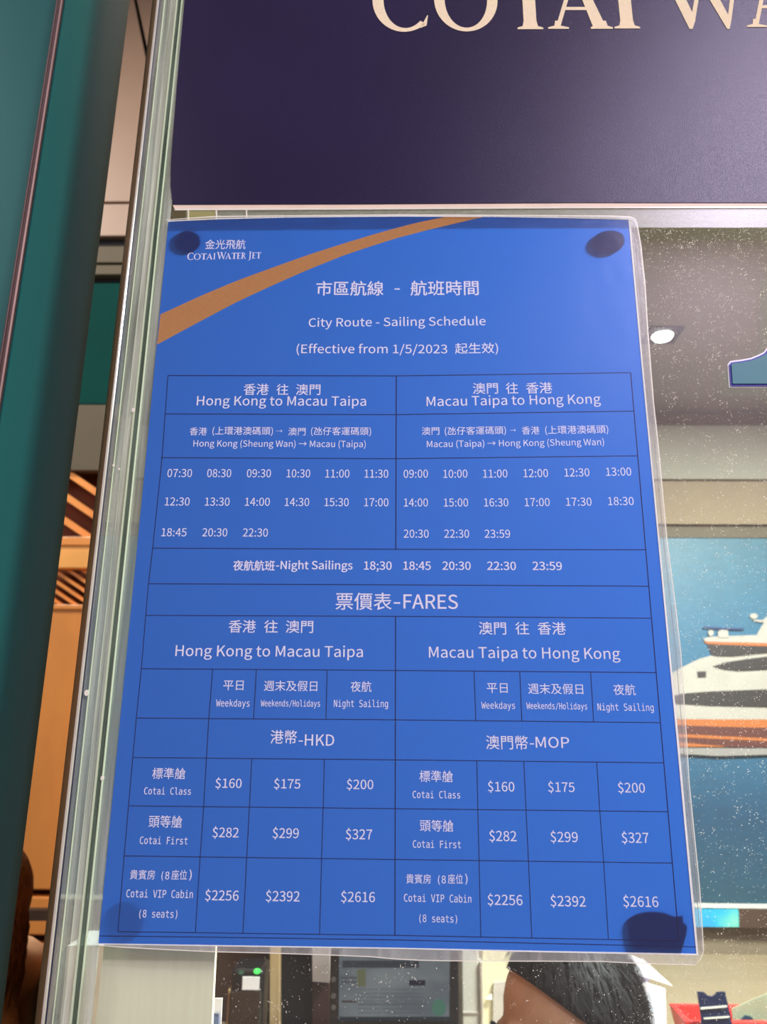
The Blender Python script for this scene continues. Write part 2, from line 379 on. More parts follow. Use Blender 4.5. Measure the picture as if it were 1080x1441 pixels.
def G(ch):
    if ch == 'O': return ringpolys(.515, .49, .515, .515, .345, .455, 0, 360, 56), 1.03
    if ch == 'C':
        p = ringpolys(.515, .49, .515, .515, .355, .455, 52, 312, 48, .02)
        p += [[(.77, .035), (.875, .075), (.90, .24), (.888, .24)], [(.77, .95), (.875, .91), (.885, .74), (.873, .74)]]
        return p, .9
    if ch == 'I': return [[(.10, .02), (.30, .02), (.30, .98), (.10, .98)]] + foot(0, .40, .10, .30) + foot(0, .40, .10, .30, 1, -1), .40
    if ch == 'T': return [[(.32, .02), (.52, .02), (.52, .98), (.32, .98)]] + foot(.22, .62, .32, .52) + [[(.03, .93), (.81, .93), (.81, 1.0), (.03, 1.0)], [(0, .76), (.03, .76), (.10, .93), (.03, .98)], [(.84, .76), (.81, .76), (.74, .93), (.81, .98)]], .84
    if ch == 'A': return [[(.12, .02), (.19, .02), (.52, .90), (.49, 1.0)], [(.49, 1.0), (.44, .90), (.72, .02), (.93, .02), (.53, 1.0)], [(.24, .30), (.72, .30), (.72, .35), (.25, .35)]] + foot(0, .33, .12, .18) + foot(.68, 1.03, .74, .93), 1.03
    if ch == 'W': return [[(.10, .98), (.30, .98), (.60, .13), (.53, -.02), (.48, -.02)], [(.53, -.02), (.59, .12), (.86, .98), (.80, .98), (.49, .04)],
                          [(.62, .98), (.83, .98), (1.17, .13), (1.13, -.02), (1.09, -.02)], [(1.13, -.02), (1.18, .12), (1.43, .98), (1.36, .98), (1.09, .04)]] + foot(0, .38, .10, .30, 1, -1) + foot(.56, .92, .62, .83, 1, -1) + foot(1.26, 1.52, 1.36, 1.42, 1, -1), 1.52
    if ch == 'E': return [[(.10, .02), (.30, .02), (.30, .98), (.10, .98)], [(.1, 0), (.62, 0), (.66, .20), (.60, .08), (.5, .06), (.1, .06)], [(.1, 1), (.60, 1), (.62, .82), (.57, .92), (.5, .94), (.1, .94)], [(.3, .49), (.5, .49), (.5, .55), (.3, .55)], [(.5, .42), (.53, .42), (.53, .62), (.5, .62)]] + foot(0, .35, .10, .30) + foot(0, .35, .10, .30, 1, -1), .66
    if ch == 'R': return [[(.10, .02), (.30, .02), (.30, .98), (.10, .98)], [(.33, .48), (.50, .50), (.80, .06), (.98, 0), (.70, 0)]] + ringpolys(.32, .74, .34, .26, .18, .20, -90, 90, 20) + foot(0, .40, .10, .30) + foot(0, .35, .10, .30, 1, -1), .98
    if ch == 'J': return [[(.16, -.05), (.36, .10), (.36, .98), (.16, .98)], [(.36, .10), (.30, -.10), (.10, -.26), (-.04, -.28), (-.04, -.24), (.10, -.18), (.16, -.02)]] + foot(.06, .46, .16, .36, 1, -1), .46
def serif(name, ch, x0, wpx, yb, cap, mat, parent, Y, sl=0.0, xr=560):
    polys, wd = G(ch); v, f = [], []
    ring = ch in 'OC'
    for k_, pl in enumerate(polys):
        n0 = len(v)
        if sum(a[0] * b[1] - b[0] * a[1] for a, b in zip(pl, pl[1:] + pl[:1])) < 0: pl = pl[::-1]
        for a, b in pl:
            px_ = x0 + a / wd * wpx; py_ = yb - b * cap + sl * (px_ - xr)
            px_ += (560 - px_) * (yb - py_) / (yb + 3118)
            v.append(P(px_, py_, Y - (0 if ring and len(pl) == 4 else 0.00002 * k_)))
        f.append([n0 + i for i in range(len(pl))])
    return mk(name, v, f, mat, parent)

# ---------------------------------------------------------------- purple sign above the poster
mp, t, out = nt('purple_sign_film')
b = t.nodes.new('ShaderNodeBsdfPrincipled'); n = noise(t, (1, 1, 1), 6, 2)
r = ramp(t, n.outputs['Fac'], [(0.3, s2l((36, 27, 64))), (0.7, s2l((42, 32, 74)))])
t.links.new(r.outputs[0], b.inputs['Base Color']); b.inputs['Roughness'].default_value = 0.31
n2 = noise(t, (1, 1, 1), 1500, 2); bp = t.nodes.new('ShaderNodeBump'); bp.inputs['Strength'].default_value = 0.5; bp.inputs['Distance'].default_value = 0.0003
t.links.new(n2.outputs['Fac'], bp.inputs['Height']); t.links.new(bp.outputs[0], b.inputs['Normal'])
trn = t.nodes.new('ShaderNodeBsdfTranslucent'); t.links.new(r.outputs[0], trn.inputs[0])
mxs = t.nodes.new('ShaderNodeMixShader'); mxs.inputs[0].default_value = 0.25
t.links.new(b.outputs[0], mxs.inputs[1]); t.links.new(trn.outputs[0], mxs.inputs[2]); t.links.new(mxs.outputs[0], out.inputs[0])
M['purple'] = mp
pc = P(700, 200, 0)
sign = thing('sign_board', (pc.x, -0.0015, pc.z), 'deep purple sign film with large cream serif lettering above the blue poster', 'sign')
YS = -0.0020
pxprism('board', [(243, 287.5), (240, 262), (240.5, 230), (249, 120), (260, 0), (270, -170), (1400, -170), (1400, 283), (1080, 285), (800, 285), (500, 287)], YS, 0.0012, M['purple'], sign)
for ch, x0, x1, yb in (('C', 524, 603, 42.5), ('O', 612, 702.5, 42), ('T', 709, 785, 41), ('A', 772, 863, 40.5), ('I', 865.5, 901.5, 40), ('W', 929, 1061, 39), ('A', 1052, 1140, 38), ('T', 1135, 1210, 37), ('E', 1212, 1270, 37), ('R', 1280, 1360, 37)):
    serif('letter', ch, x0, x1 - x0, yb, 88, M['cream_print'], sign, YS - 0.0003)
ef = pxprism('edge_film', [(243, 288), (500, 287.3), (800, 285.3), (1080, 285.3), (1400, 284), (1400, 290), (1080, 291), (800, 291.5), (500, 293), (246, 294)], YS + 0.0004, 0.001, pbr('pinkish_film_edge', (228, 206, 184), 0.5, var=0.06, sc=60), sign)
ef['label'] = 'pinkish cream backing edge'
pxprism('edge_line', [(246, 293.6), (500, 292.8), (800, 291), (1080, 290.6), (1400, 289.8), (1400, 292), (1080, 292.6), (800, 293), (500, 294.8), (246, 296)], YS + 0.0003, 0.001, M['film_edge'], sign)
for cx, cy, rr in ((292, 247, 15), (1076, 240, 18)):
    c = P(cx, cy, 0.0009); disc_y('adhesive_pad', (c.x, c.z), rr / FPX * 0.47, rr / FPX * 0.43, -0.0006, -0.0001, M['pad'], sign)

# strip painting the haze of leaking light under the sign, with tape ends
tp = thing('haze_and_tape', (P(560, 305).x, -0.001, P(560, 305).z), 'painted haze of leaking light with bits of tape along the lower edge of the purple sign', 'tape')
pxprism('strip', [(243, 296), (500, 295), (1080, 293), (1400, 292.5), (1400, 318), (1080, 320), (700, 320), (243, 324)], -0.0012, 0.0005,
        clear('light_haze_film', 0.05, 0.3, 0.42, (168, 174, 152), streak=((1, 1, 8), 60, 0.35, 0.7, 0.28, 0.5)), tp)
for a, b, c_, d in ((243, 262, 296, 311, ), (263, 303, 297, 310)):
    pxprism('tape_end', [(a, c_), (b, c_), (b - 1, d), (a, d)], -0.0016, 0.0003, clear('tape_fold', 0.05, 0.3, 0.6, ((96, 88, 52) if a == 243 else (176, 172, 110))), tp)
for a in (264, 303.5, 346):
    pxprism('tape_crease', [(a, 296), (a + 2, 296), (a + 2.5, 311), (a + 0.6, 311)], -0.0018, 0.0002, M['film_edge'], tp)

# ---------------------------------------------------------------- the poster
poster = thing('poster', (0, -0.003, P(560, 1335, 0).z), 'blue laminated sailing schedule and fares poster with white lettering, stuck on the glass', 'poster')
YP = -0.0028
OUT = [(237, 312), (270, 310.2), (310, 308.6), (400, 306.3), (480, 305.2), (560, 304.8), (700, 305.3), (800, 306.8), (885, 309.5), (903.5, 515), (935, 850), (955, 1065), (980.5, 1342),
       (760, 1338), (557, 1333.6), (350, 1330.6), (138.5, 1327.5), (166, 1045), (201, 690), (220, 492)]
mk('paper', [P(a, b, YP) for a, b in OUT], [list(range(len(OUT)))[::-1]], M['blue'], poster)
# white paper margin showing on the right and bottom
pxprism('paper_margin', [(885, 309.5), (903.5, 515), (935, 850), (955, 1065), (980.5, 1342), (760, 1338), (557, 1333.6), (350, 1330.6), (138.5, 1327.5), (138.5, 1329), (350, 1332.4), (557, 1335.3), (760, 1340), (983.6, 1344.4), (958, 1065), (937.4, 850), (905.6, 515), (887.6, 308.6), (700, 303.8), (560, 303.3), (400, 304.9), (310, 307.2), (237, 310.6), (237, 312), (310, 308.6), (400, 306.3), (560, 304.8), (700, 305.3)], YP, 0.0003, M['sheet_edge'], poster)
# golden arc
up = [(226, 442.3), (283.3, 416), (333.3, 395), (383.3, 376.7), (433.3, 358.8), (486.7, 341.7), (533.3, 327.6), (583, 314.2), (626.7, 305.1)]
lo = [(681, 305.3), (650, 312.3), (600, 324.3), (560, 334.8), (533.3, 343), (486.7, 358.3), (433.3, 379.7), (383.3, 401.7), (333.3, 425), (273.3, 456.7), (221, 485)]
va = [P(a, b, YT) for a, b in up + lo]; nU, nL = len(up), len(lo)
# quad strip between the two edges
m_ = 24
def samp(pl, t):
    ds = [0]
    for a, b in zip(pl, pl[1:]): ds.append(ds[-1] + math.dist(a, b))
    q = t * ds[-1]
    for i in range(len(pl) - 1):
        if q <= ds[i + 1] or i == len(pl) - 2:
            s = (q - ds[i]) / (ds[i + 1] - ds[i]); return (pl[i][0] + (pl[i + 1][0] - pl[i][0]) * s, pl[i][1] + (pl[i + 1][1] - pl[i][1]) * s)
lr = lo[::-1]; V, Fc = [], []
for i in range(m_ + 1):
    V += [P(*samp(up, i / m_), YT), P(*samp(lr, i / m_), YT)]
    if i: Fc.append([2 * i - 2, 2 * i - 1, 2 * i + 1, 2 * i])
arc = mk('gold_arc', V, Fc, M['gold'], poster)
# ruled lines of the table
RV, RF = [], []
def rule(pts, wd=1.25):
    for (a, b), (c, d) in zip(pts, pts[1:]):
        L = math.hypot(c - a, d - b); nx, ny = -(d - b) / L * wd / 2, (c - a) / L * wd / 2
        n0 = len(RV)
        for q in ((a + nx, b + ny), (c + nx, d + ny), (c - nx, d - ny), (a - nx, b - ny)): RV.append(P(q[0], q[1], YT - 0.00002))
        RF.append([n0, n0 + 1, n0 + 2, n0 + 3])
for r_ in ROWS[1:]:
    rule([(lx(r_[0]), r_[0]), (mx_(r_[1]), r_[1]), (rx_(r_[2]), r_[2])])
rule([(236.5, 528.5), (228.2, 644), (215, 771.4), (209, 821.5), (199, 941), (192, 1010.5), (187, 1066), (181, 1134), (174.8, 1204.5), (166, 1311)])
rule([(888, 524.5), (956, 1324)], 1.5)
rule([(558, 529), (557.3, 773)], 1.6); rule([(557, 867.5), (556, 1316.3)], 1.6)
rule([(139.5, 1317), (350, 1319.5), (556, 1322.7), (760, 1327.5), (980, 1332.5)])
rule([(299.5, 942), (294, 1011.3), (290.7, 1067), (286.8, 1135), (281.8, 1206), (275, 1312.6)])
rule([(361, 942.3), (357, 1011.8)]); rule([(354.5, 1068), (351.2, 1136), (347.4, 1207), (342, 1313.5)])
rule([(460.5, 943), (459, 1012.5)]); rule([(456.7, 1068.7), (455, 1137), (452.8, 1208.3), (450, 1315)])
rule([(667.5, 944.4), (670, 1014.2)]); rule([(671.4, 1070.6), (672.8, 1139.5), (674.6, 1211), (677, 1319)])
rule([(731.8, 944.9), (734.8, 1014.9)]); rule([(737.5, 1071.3), (740.7, 1140), (744.2, 1212), (748.8, 1320)])
rule([(831.6, 945.8), (835.9, 1016)]); rule([(840.2, 1072.5), (844.5, 1141), (850, 1213.3), (856.7, 1322)])
mk('table_rules', RV, RF, M['navy_print'], poster)

W = dict(parent=poster)
B1, B2 = 0.0022, 0.0035
tx = lambda *a, **k: text(*a, parent=poster, **k)
tx('logo_text', '金光飛航', 288.5, 345.5, 350.5, yt=337, bold=0.001, sl=-0.003)
logo = [('C', 263.4, 8.6), ('O', 272.6, 9.6), ('T', 282.6, 8.2), ('A', 290, 9.6), ('I', 300.2, 2.8), ('W', 304.6, 13.6), ('A', 316.8, 8.8), ('T', 325.6, 7.8), ('E', 333.2, 5.4), ('R', 339.4, 7.6), ('J', 350, 3.4), ('E', 354.6, 5.2), ('T', 360.4, 7.2)]
for ch, x0, wpx in logo:
    big = ch in 'CWJ' and x0 in (263.4, 304.6, 350)
    serif('logo_letter', ch, x0, wpx, 365.6 - (x0 - 263) * 0.02, 10.0 if big else 8.6, M['white_print'], poster, YT - 0.00002)
tx('title_text', '市區航線', 445, 540, 416, yt=395.5, bold=B2); tx('title_text', '-', 555.5, 563, 407.6, yt=405.8, bold=0.0)
tx('title_text', '航班時間', 578, 674.3, 415.7, yt=394.8, bold=B2)
tx('title_text', 'City Route - Sailing Schedule', 434.5, 684, 458.7, cap=11.8, bold=B1)
tx('title_text', '(Effective from 1/5/2023', 417.3, 630, 497, cap=12, bold=B1)
tx('title_text', '起生效)', 640.7, 701.7, 499.3, yt=482.5, bold=B1)
tx('heading_text', '香港', 342.7, 378, 555.8, yt=540, bold=B1); tx('heading_text', '往', 389, 406, 555.8, yt=540.2, bold=B1); tx('heading_text', '澳門', 416.5, 451, 555.8, yt=540.4, bold=B1)
tx('heading_text', 'Hong Kong to Macau Taipa', 276.7, 515.5, 570.6, cap=12.9, bold=B1)
tx('pier_text', '香港', 266.7, 291, 612.6, yt=601.4, bold=0.001); tx('pier_text', '(上環港澳碼頭)', 298.7, 384, 613.4, yt=600.4, bold=0.001)
tx('pier_text', '→', 389, 398, 608.3, yt=604.7); tx('pier_text', '澳門', 405.7, 430, 612.8, yt=601.6, bold=0.001); tx('pier_text', '(氹仔客運碼頭)', 437.7, 522.5, 613.8, yt=600.8, bold=0.001)
tx('pier_text', 'Hong Kong (Sheung Wan) → Macau (Taipa)', 272, 515, 628.8, cap=8.8, bold=0.0012)
tx('heading_text', '澳門', 666, 701.5, 554.2, yt=538.6, bold=B1); tx('heading_text', '往', 712.5, 730, 554, yt=538.3, bold=B1); tx('heading_text', '香港', 741, 778, 553.7, yt=538, bold=B1)
tx('heading_text', 'Macau Taipa to Hong Kong', 600.7, 846.3, 569.6, cap=13, bold=B1)
tx('pier_text', '澳門', 594, 618.7, 612, yt=600.8, bold=0.001); tx('pier_text', '(氹仔客運碼頭)', 626.3, 712.7, 613, yt=600, bold=0.001)
tx('pier_text', '→', 718.3, 726.7, 607.2, yt=603.6); tx('pier_text', '香港', 735, 760, 611.4, yt=600, bold=0.001); tx('pier_text', '(上環港澳碼頭)', 768, 857, 611.8, yt=598.6, bold=0.001)
tx('pier_text', 'Macau (Taipa) → Hong Kong (Sheung Wan)', 601, 851, 627.8, cap=8.8, bold=0.0012)
for s, a, b, y in (('07:30', 235.3, 270, 671.3), ('08:30', 291.3, 325.3, 671.4), ('09:30', 347.3, 381.3, 671.6), ('10:30', 403.3, 436.7, 671.8), ('11:00', 458, 492, 672), ('11:30', 513.3, 546.7, 672.1),
                   ('12:30', 231.7, 266.7, 711.3), ('13:30', 288.3, 323, 711.5), ('14:00', 344.7, 379.7, 711.7), ('14:30', 400.7, 435.3, 712), ('15:30', 456.7, 491, 712.2), ('17:00', 512.7, 547, 712.4),
                   ('18:45', 227, 262.3, 754.6), ('20:30', 284.6, 319.8, 754.8), ('22:30', 341.8, 377, 755),
                   ('09:00', 568.3, 602.7, 672.2), ('10:00', 624.3, 658.3, 672.2), ('11:00', 680.3, 714.7, 672), ('12:00', 737.3, 772, 671.4), ('12:30', 795, 830.3, 670.4), ('13:00', 853.7, 889.3, 669.3),
                   ('14:00', 568.7, 602.7, 712.7), ('15:00', 625, 659.3, 712.7), ('16:30', 681.7, 716, 712.6), ('17:00', 739, 774.3, 712.2), ('17:30', 797.3, 833.3, 711.6), ('18:30', 856.7, 892.7, 710.7),
                   ('20:30', 568.5, 603.7, 756.6), ('22:30', 625.6, 660.7, 756.6), ('23:59', 682.6, 718.5, 756.7)):
    tx('time_text', s, a, b, y, cap=11.2, bold=0.0014)
tx('night_text', '夜航航班', 327.7, 386.8, 803, yt=788.6, bold=0.006); tx('night_text', '-Night Sailings', 388.3, 496.5, 801, cap=11.3, bold=0.006)
for s, a, b in (('18;30', 512.4, 551.6), ('18:45', 567.8, 606.8), ('20:30', 623, 663), ('22:30', 686, 726.8), ('23:59', 750, 791.6)):
    tx('night_text', s, a, b, 801.6 + (a - 512) * 0.002, cap=11.4, bold=0.0055)
tx('fares_title', '票價表', 472.3, 551.4, 858.3, yt=834, bold=B1); tx('fares_title', '-', 554.5, 563.5, 849.6, yt=847.4); tx('fares_title', 'FARES', 568, 645, 856.4, cap=19.6, bold=B2)
tx('heading_text', '香港', 321.5, 360, 890.3, yt=872.6, bold=B1); tx('heading_text', '往', 371.5, 391, 890.5, yt=872.8, bold=B1); tx('heading_text', '澳門', 402, 440.8, 890.7, yt=873, bold=B1)
tx('heading_text', 'Hong Kong to Macau Taipa', 246.5, 511, 923.8, cap=15, bold=B1)
tx('heading_text', '澳門', 674.4, 713, 893, yt=875, bold=B1); tx('heading_text', '往', 726, 745.5, 893, yt=875.2, bold=B1); tx('heading_text', '香港', 757.5, 797.2, 893.2, yt=875.4, bold=B1)
tx('heading_text', 'Macau Taipa to Hong Kong', 604, 873.7, 926.3, cap=15.2, bold=B1)
MONO = dict(font='mono', bold=0.003)
for zh, x0, x1, yt, yb, en, e0, e1, eb, cap in (
    ('平日', 314, 342.6, 957.8, 971.4, 'Weekdays', 304, 351.3, 994.2, 9.6), ('週末及假日', 371.5, 446.6, 957.8, 972.6, 'Weekends/Holidays', 367, 450.6, 994.2, 9.0), ('夜航', 493.6, 523, 958.5, 973.7, 'Night Sailing', 470, 546.3, 994.9, 9.8),
    ('平日', 685.7, 715, 961.5, 975.2, 'Weekdays', 678, 725.4, 997.3, 9.4), ('週末及假日', 744, 821.5, 961.9, 976.8, 'Weekends/Holidays', 741.4, 827, 998, 9.0), ('夜航', 864.3, 895.4, 962.7, 978.3, 'Night Sailing', 841.7, 920.7, 1000, 9.8)):
    tx('column_text', zh, x0, x1, yb, yt=yt, bold=0.0012); tx('column_text', en, e0, e1, eb, cap=cap, **MONO)
tx('currency_text', '港幣', 380.5, 417.8, 1046.6, yt=1027.4, bold=B1); tx('currency_text', '-', 420.5, 426.5, 1043.6, yt=1042); tx('currency_text', 'HKD', 429, 470.5, 1049.2, cap=15.6, bold=B1)
tx('currency_text', '澳門幣', 684.6, 743.8, 1054.6, yt=1035, bold=B1); tx('currency_text', '-', 746, 752, 1047.6, yt=1046); tx('currency_text', 'MOP', 754.5, 802, 1052.2, cap=15, bold=B1)
for zh, x0, x1, yt, yb, en, e0, e1, eb, cap in (
    ('標準艙', 213.7, 260.7, 1080.4, 1096.3, 'Cotai Class', 202.5, 268.6, 1118, 9.6), ('標準艙', 590.5, 638, 1084.3, 1100.5, 'Cotai Class', 581, 648, 1123.2, 9.8),
    ('頭等艙', 208.8, 256, 1147.4, 1164.7, 'Cotai First', 196.5, 263.8, 1187.9, 10.2), ('頭等艙', 591.3, 638.8, 1153.7, 1170.2, 'Cotai First', 581.3, 649, 1193.2, 10.2),
    ('貴賓房', 182.5, 217.7, 1224, 1237.6, 'Cotai VIP Cabin', 177.4, 271.3, 1263.2, 10.8), ('貴賓房', 571.7, 606.8, 1230, 1243.4, 'Cotai VIP Cabin', 568.8, 663.8, 1269.4, 10.6)):
    tx('class_text', zh, x0, x1, yb, yt=yt, bold=0.001); tx('class_text', en, e0, e1, eb, cap=cap, **MONO)
for a, b, y, e0, e1, ey in ((227, 270, 1237.3, 195.7, 249.4, 1291.2), (616.7, 659, 1243, 590.4, 643.8, 1297.8)):
    tx('class_text', '(8', a, a + 11, y, cap=10.6, **MONO); tx('class_text', '座位', a + 14, b - 7, y + .6, yt=y - 13, bold=0.001); tx('class_text', ')', b - 4, b - 0.5, y + 1.8, yt=y - 13.5, font='mono', bold=0.004)
    tx('class_text', '(8 seats)', e0, e1, ey, cap=10.4, **MONO)
for s, a, b, y, c in (('$160', 302.9, 340, 1108.6, 12.8), ('$175', 385.6, 422.8, 1109.4, 12.8), ('$200', 488, 525.7, 1110.4, 13), ('$160', 687, 724.6, 1113.6, 13.2), ('$175', 772, 809.4, 1114.2, 13.2), ('$200', 870.5, 908.6, 1115.2, 13.4),
                      ('$282', 298.8, 335.8, 1178.2, 13.4), ('$299', 383.6, 420.6, 1179.2, 13.6), ('$327', 486.7, 524, 1181, 13.8), ('$282', 689, 727.5, 1183.5, 14), ('$299', 775.4, 814, 1184.8, 14), ('$327', 875.8, 913.8, 1186, 14.2),
                      ('$2256', 288.4, 335.8, 1267, 13.8), ('$2392', 374, 421.8, 1268.2, 14), ('$2616', 480, 528, 1269.2, 14), ('$2256', 686.7, 736, 1273.5, 14.2), ('$2392', 775.4, 825, 1275.4, 14.4), ('$2616', 878, 927.5, 1276, 14.6)):
    tx('price_text', s, a, b, y, cap=c, bold=0.0022)

# laminate over the sheet, with its clear welded rim
FILM_IN = OUT
mk('laminate', [P(a, b, YT - 0.0003) for a, b in OUT], [list(range(len(OUT)))[::-1]], M['film'], poster)
rim_o = [(233, 309), (300, 304), (560, 301.5), (860, 303.2), (888, 304.5), (895, 308), (898, 316), (903, 345), (909, 400), (912.5, 460), (921, 567), (928, 630), (940, 760), (952.5, 857), (959.5, 920), (963.5, 980), (967.5, 1040), (971, 1100), (979, 1180), (986, 1250), (989.5, 1305), (991.5, 1338), (989, 1346), (980, 1358.5),
         (900, 1356.3), (846, 1353.6), (760, 1353.2), (680, 1353), (633, 1352.7), (590, 1351.8), (555.6, 1350), (522, 1346.9), (464, 1344.5), (370, 1341.5), (302, 1340), (240, 1337.2), (170, 1333.5), (136, 1330.2)]
rim_i = [(237, 310.6), (300, 307.3), (560, 303.3), (860, 306.8), (887.6, 308.6), (887.6, 308.6), (888, 312), (890.6, 340), (896, 400), (901, 460), (910.5, 567), (916, 630), (928.5, 760), (938, 857), (944.5, 920), (950, 980), (955.6, 1040), (961.2, 1100), (968.6, 1180), (975, 1250), (980, 1305), (983.4, 1340), (983.6, 1344.4), (983.6, 1344.4),
         (900, 1342.8), (846, 1341.6), (760, 1340), (680, 1338.2), (633, 1337), (590, 1336.2), (555.6, 1335.3), (522, 1334.8), (464, 1334), (370, 1332.6), (302, 1331.7), (240, 1330.4), (170, 1329.3), (138, 1328.9)]
def strip_mesh(name, A, B, Y, mat, parent, wob=0.0):
    V, Fc = [], []
    for i, (a, b) in enumerate(zip(A, B)):
        V += [P(a[0], a[1], Y), P(b[0], b[1], Y)]
        if wob: V[-2].y += -wob * abs(math.sin(i * 2.1))
        if i: Fc.append([2 * i - 2, 2 * i - 1, 2 * i + 1, 2 * i])
    return mk(name, V, Fc, mat, parent)
strip_mesh('laminate_rim', rim_o, rim_i, YP, M['film_rim'], poster, 0.0)
def inset(A, B, d):
    o_ = []
    for a, b in zip(A, B):
        L = math.dist(a, b) or 1; o_.append((a[0] + (b[0] - a[0]) / L * d, a[1] + (b[1] - a[1]) / L * d))
    return o_
strip_mesh('laminate_edge', rim_o, inset(rim_o, rim_i, 1.3), YP - 0.0014, M['film_edge'], poster)
# seam line in the rim on the right
seam = [(a[0] + (b[0] - a[0]) * .55, a[1] + (b[1] - a[1]) * .55) for a, b in zip(rim_o, rim_i)][6:22]
seam2 = [(x + 1.0, y) for x, y in seam]
strip_mesh('laminate_crease', seam, seam2, YP - 0.0011, clear('laminate_crease_shade', 0.05, 0.3, 0.55, (120, 118, 130)), poster)
# adhesive pads behind the sheet, seen as silhouettes against the booth light
def pad(pix, mat, lab, y0=-0.0021):
    o = pxprism('adhesive_pad', pix, y0, -0.0004 - y0 - 0.0002, mat, poster); o['label'] = lab; return o
def blob(cx, cy, rx, ry, tilt, n=28, wob=0.05):
    return [(cx + math.cos(R(tilt)) * rx * math.cos(a) * (1 + wob * math.sin(2.3 * a)) - math.sin(R(tilt)) * ry * math.sin(a),
             cy + math.sin(R(tilt)) * rx * math.cos(a) + math.cos(R(tilt)) * ry * math.sin(a)) for a in [2 * math.pi * k / n for k in range(n)]]
pad(blob(267, 341, 20, 16, -15), M['pad'], 'dark adhesive pad showing through the upper left corner', -0.0016)
pad(blob(855.5, 342, 25.5, 17, -18), M['pad'], 'dark adhesive pad showing through the upper right corner')
pad([(882, 1301), (883, 1292), (888, 1288), (896, 1283.5), (906, 1280.5), (917, 1279), (928, 1279.6), (937.5, 1281), (950, 1286), (956, 1285.6), (962.5, 1285), (963.8, 1294.6), (967.5, 1297), (969, 1301), (968, 1311), (964, 1325), (960, 1338), (892, 1336.5), (887, 1327), (884, 1317)], M['pad'], 'large dark adhesive pad showing through the lower right corner')
pad(blob(182, 1290, 26, 27, 0), M['pad_thin'], 'faint adhesive pad showing through the lower left corner', -0.0016)

# ---------------------------------------------------------------- numeral on the glass (right)
num = thing('counter_numeral', (P(1100, 543).x, -0.001, P(1100, 543).z), 'teal numeral 1 with blue edge and white outline on the glass at the right', 'numeral')
N1 = [(1029, 543), (1027, 513), (1029.5, 510), (1045, 508), (1058, 505.5), (1069, 501), (1077, 497), (1084, 488), (1086, 470), (1086, 392), (1085, 384), (1093, 376), (1112, 362), (1120, 362), (1121, 470), (1124, 490), (1131, 498), (1143, 505), (1160, 508.5), (1180, 511), (1183, 514), (1184, 543)]
def grow(pl, d):
    cx = sum(a for a, b in pl) / len(pl); n = len(pl); o_ = []
    for i in range(n):
        a, b, c = pl[i - 1], pl[i], pl[(i + 1) % n]
        e1 = Vector((b[0] - a[0], b[1] - a[1])).normalized(); e2 = Vector((c[0] - b[0], c[1] - b[1])).normalized()
        nn = Vector((-(e1.y + e2.y), e1.x + e2.x)); nn = nn / max(nn.length, 1e-6)
        k = d / max(0.5, abs(nn.x * -e1.y + nn.y * e1.x)); o_.append((b[0] + nn.x * k, b[1] + nn.y * k))
    return o_
sgn = -1 if sum((a[0] * b[1] - b[0] * a[1]) for a, b in zip(N1, N1[1:] + N1[:1])) > 0 else 1
pxprism('outline', grow(N1, 2.2 * sgn), -0.0010, 0.0006, pbr('white_numeral_outline', (238, 236, 246), 0.5, var=0.03), num)
pxprism('numeral_side', N1, -0.0016, 0.0007, pbr('royal_blue_acrylic', (14, 22, 150), 0.4, var=0.1), num)
N2 = grow(N1, -2.4 * sgn)
N2 = [(x + 0.6, y - 0.8) for x, y in N2]
pxprism('numeral_face', N2, -0.0022, 0.0007, pbr('teal_numeral_face', (46, 116, 128), 0.5, var=0.05), num)

# ---------------------------------------------------------------- acrylic edge, steel post, teal pillar on the left
def X(px_, py_, Y): return P(px_, py_, Y).x
zlo, zhi = ZC - 0.62, ZC + 0.86
ac = thing('acrylic_post', (X(220, 240, 0), 0, zlo), 'clear streaky acrylic edge strips running up beside the poster', 'acrylic strip')
def vstrip(name, a, b, y0, th, mat, parent, ref=700):
    return vprism(name, [(X(a, ref, y0), y0), (X(b, ref, y0), y0), (X(b, ref, y0), y0 + th), (X(a, ref, y0), y0 + th)], zlo, zhi, mat, parent)
vstrip('slab', 147.5, 166, -0.0010, 0.0008, M['acryl_clear'], ac)
vstrip('slab', 166, 175.5, -0.0012, 0.0010, M['acryl'], ac)
vstrip('highlight_line', 154.3, 155.3, -0.0022, 0.0008, M['acryl_highlight'], ac)
vstrip('highlight_line', 175, 177.6, -0.0026, 0.0014, M['acryl_highlight'], ac)
vstrip('joint', 177.6, 183.6, -0.0022, 0.0020, M['acryl_dark'], ac)
vstrip('highlight_line', 183.6, 184.8, -0.0026, 0.0014, M['acryl_highlight'], ac)
vstrip('slab', 184.8, 200.5, -0.0014, 0.0010, M['acryl_clear'], ac)
# glue bubbles
for a, b, s in ((188, 577, 2.6), (160, 655, 1.6), (168, 660, 1.2), (144, 1095, 2.2), (122, 975, 3.0)):
    c = P(a, b, -0.0026); disc_y('glue_bubble', (c.x, c.z), s / FPX * .42, s * 1.4 / FPX * .42, -0.0028, -0.0023, M['film_edge'], ac, 12)

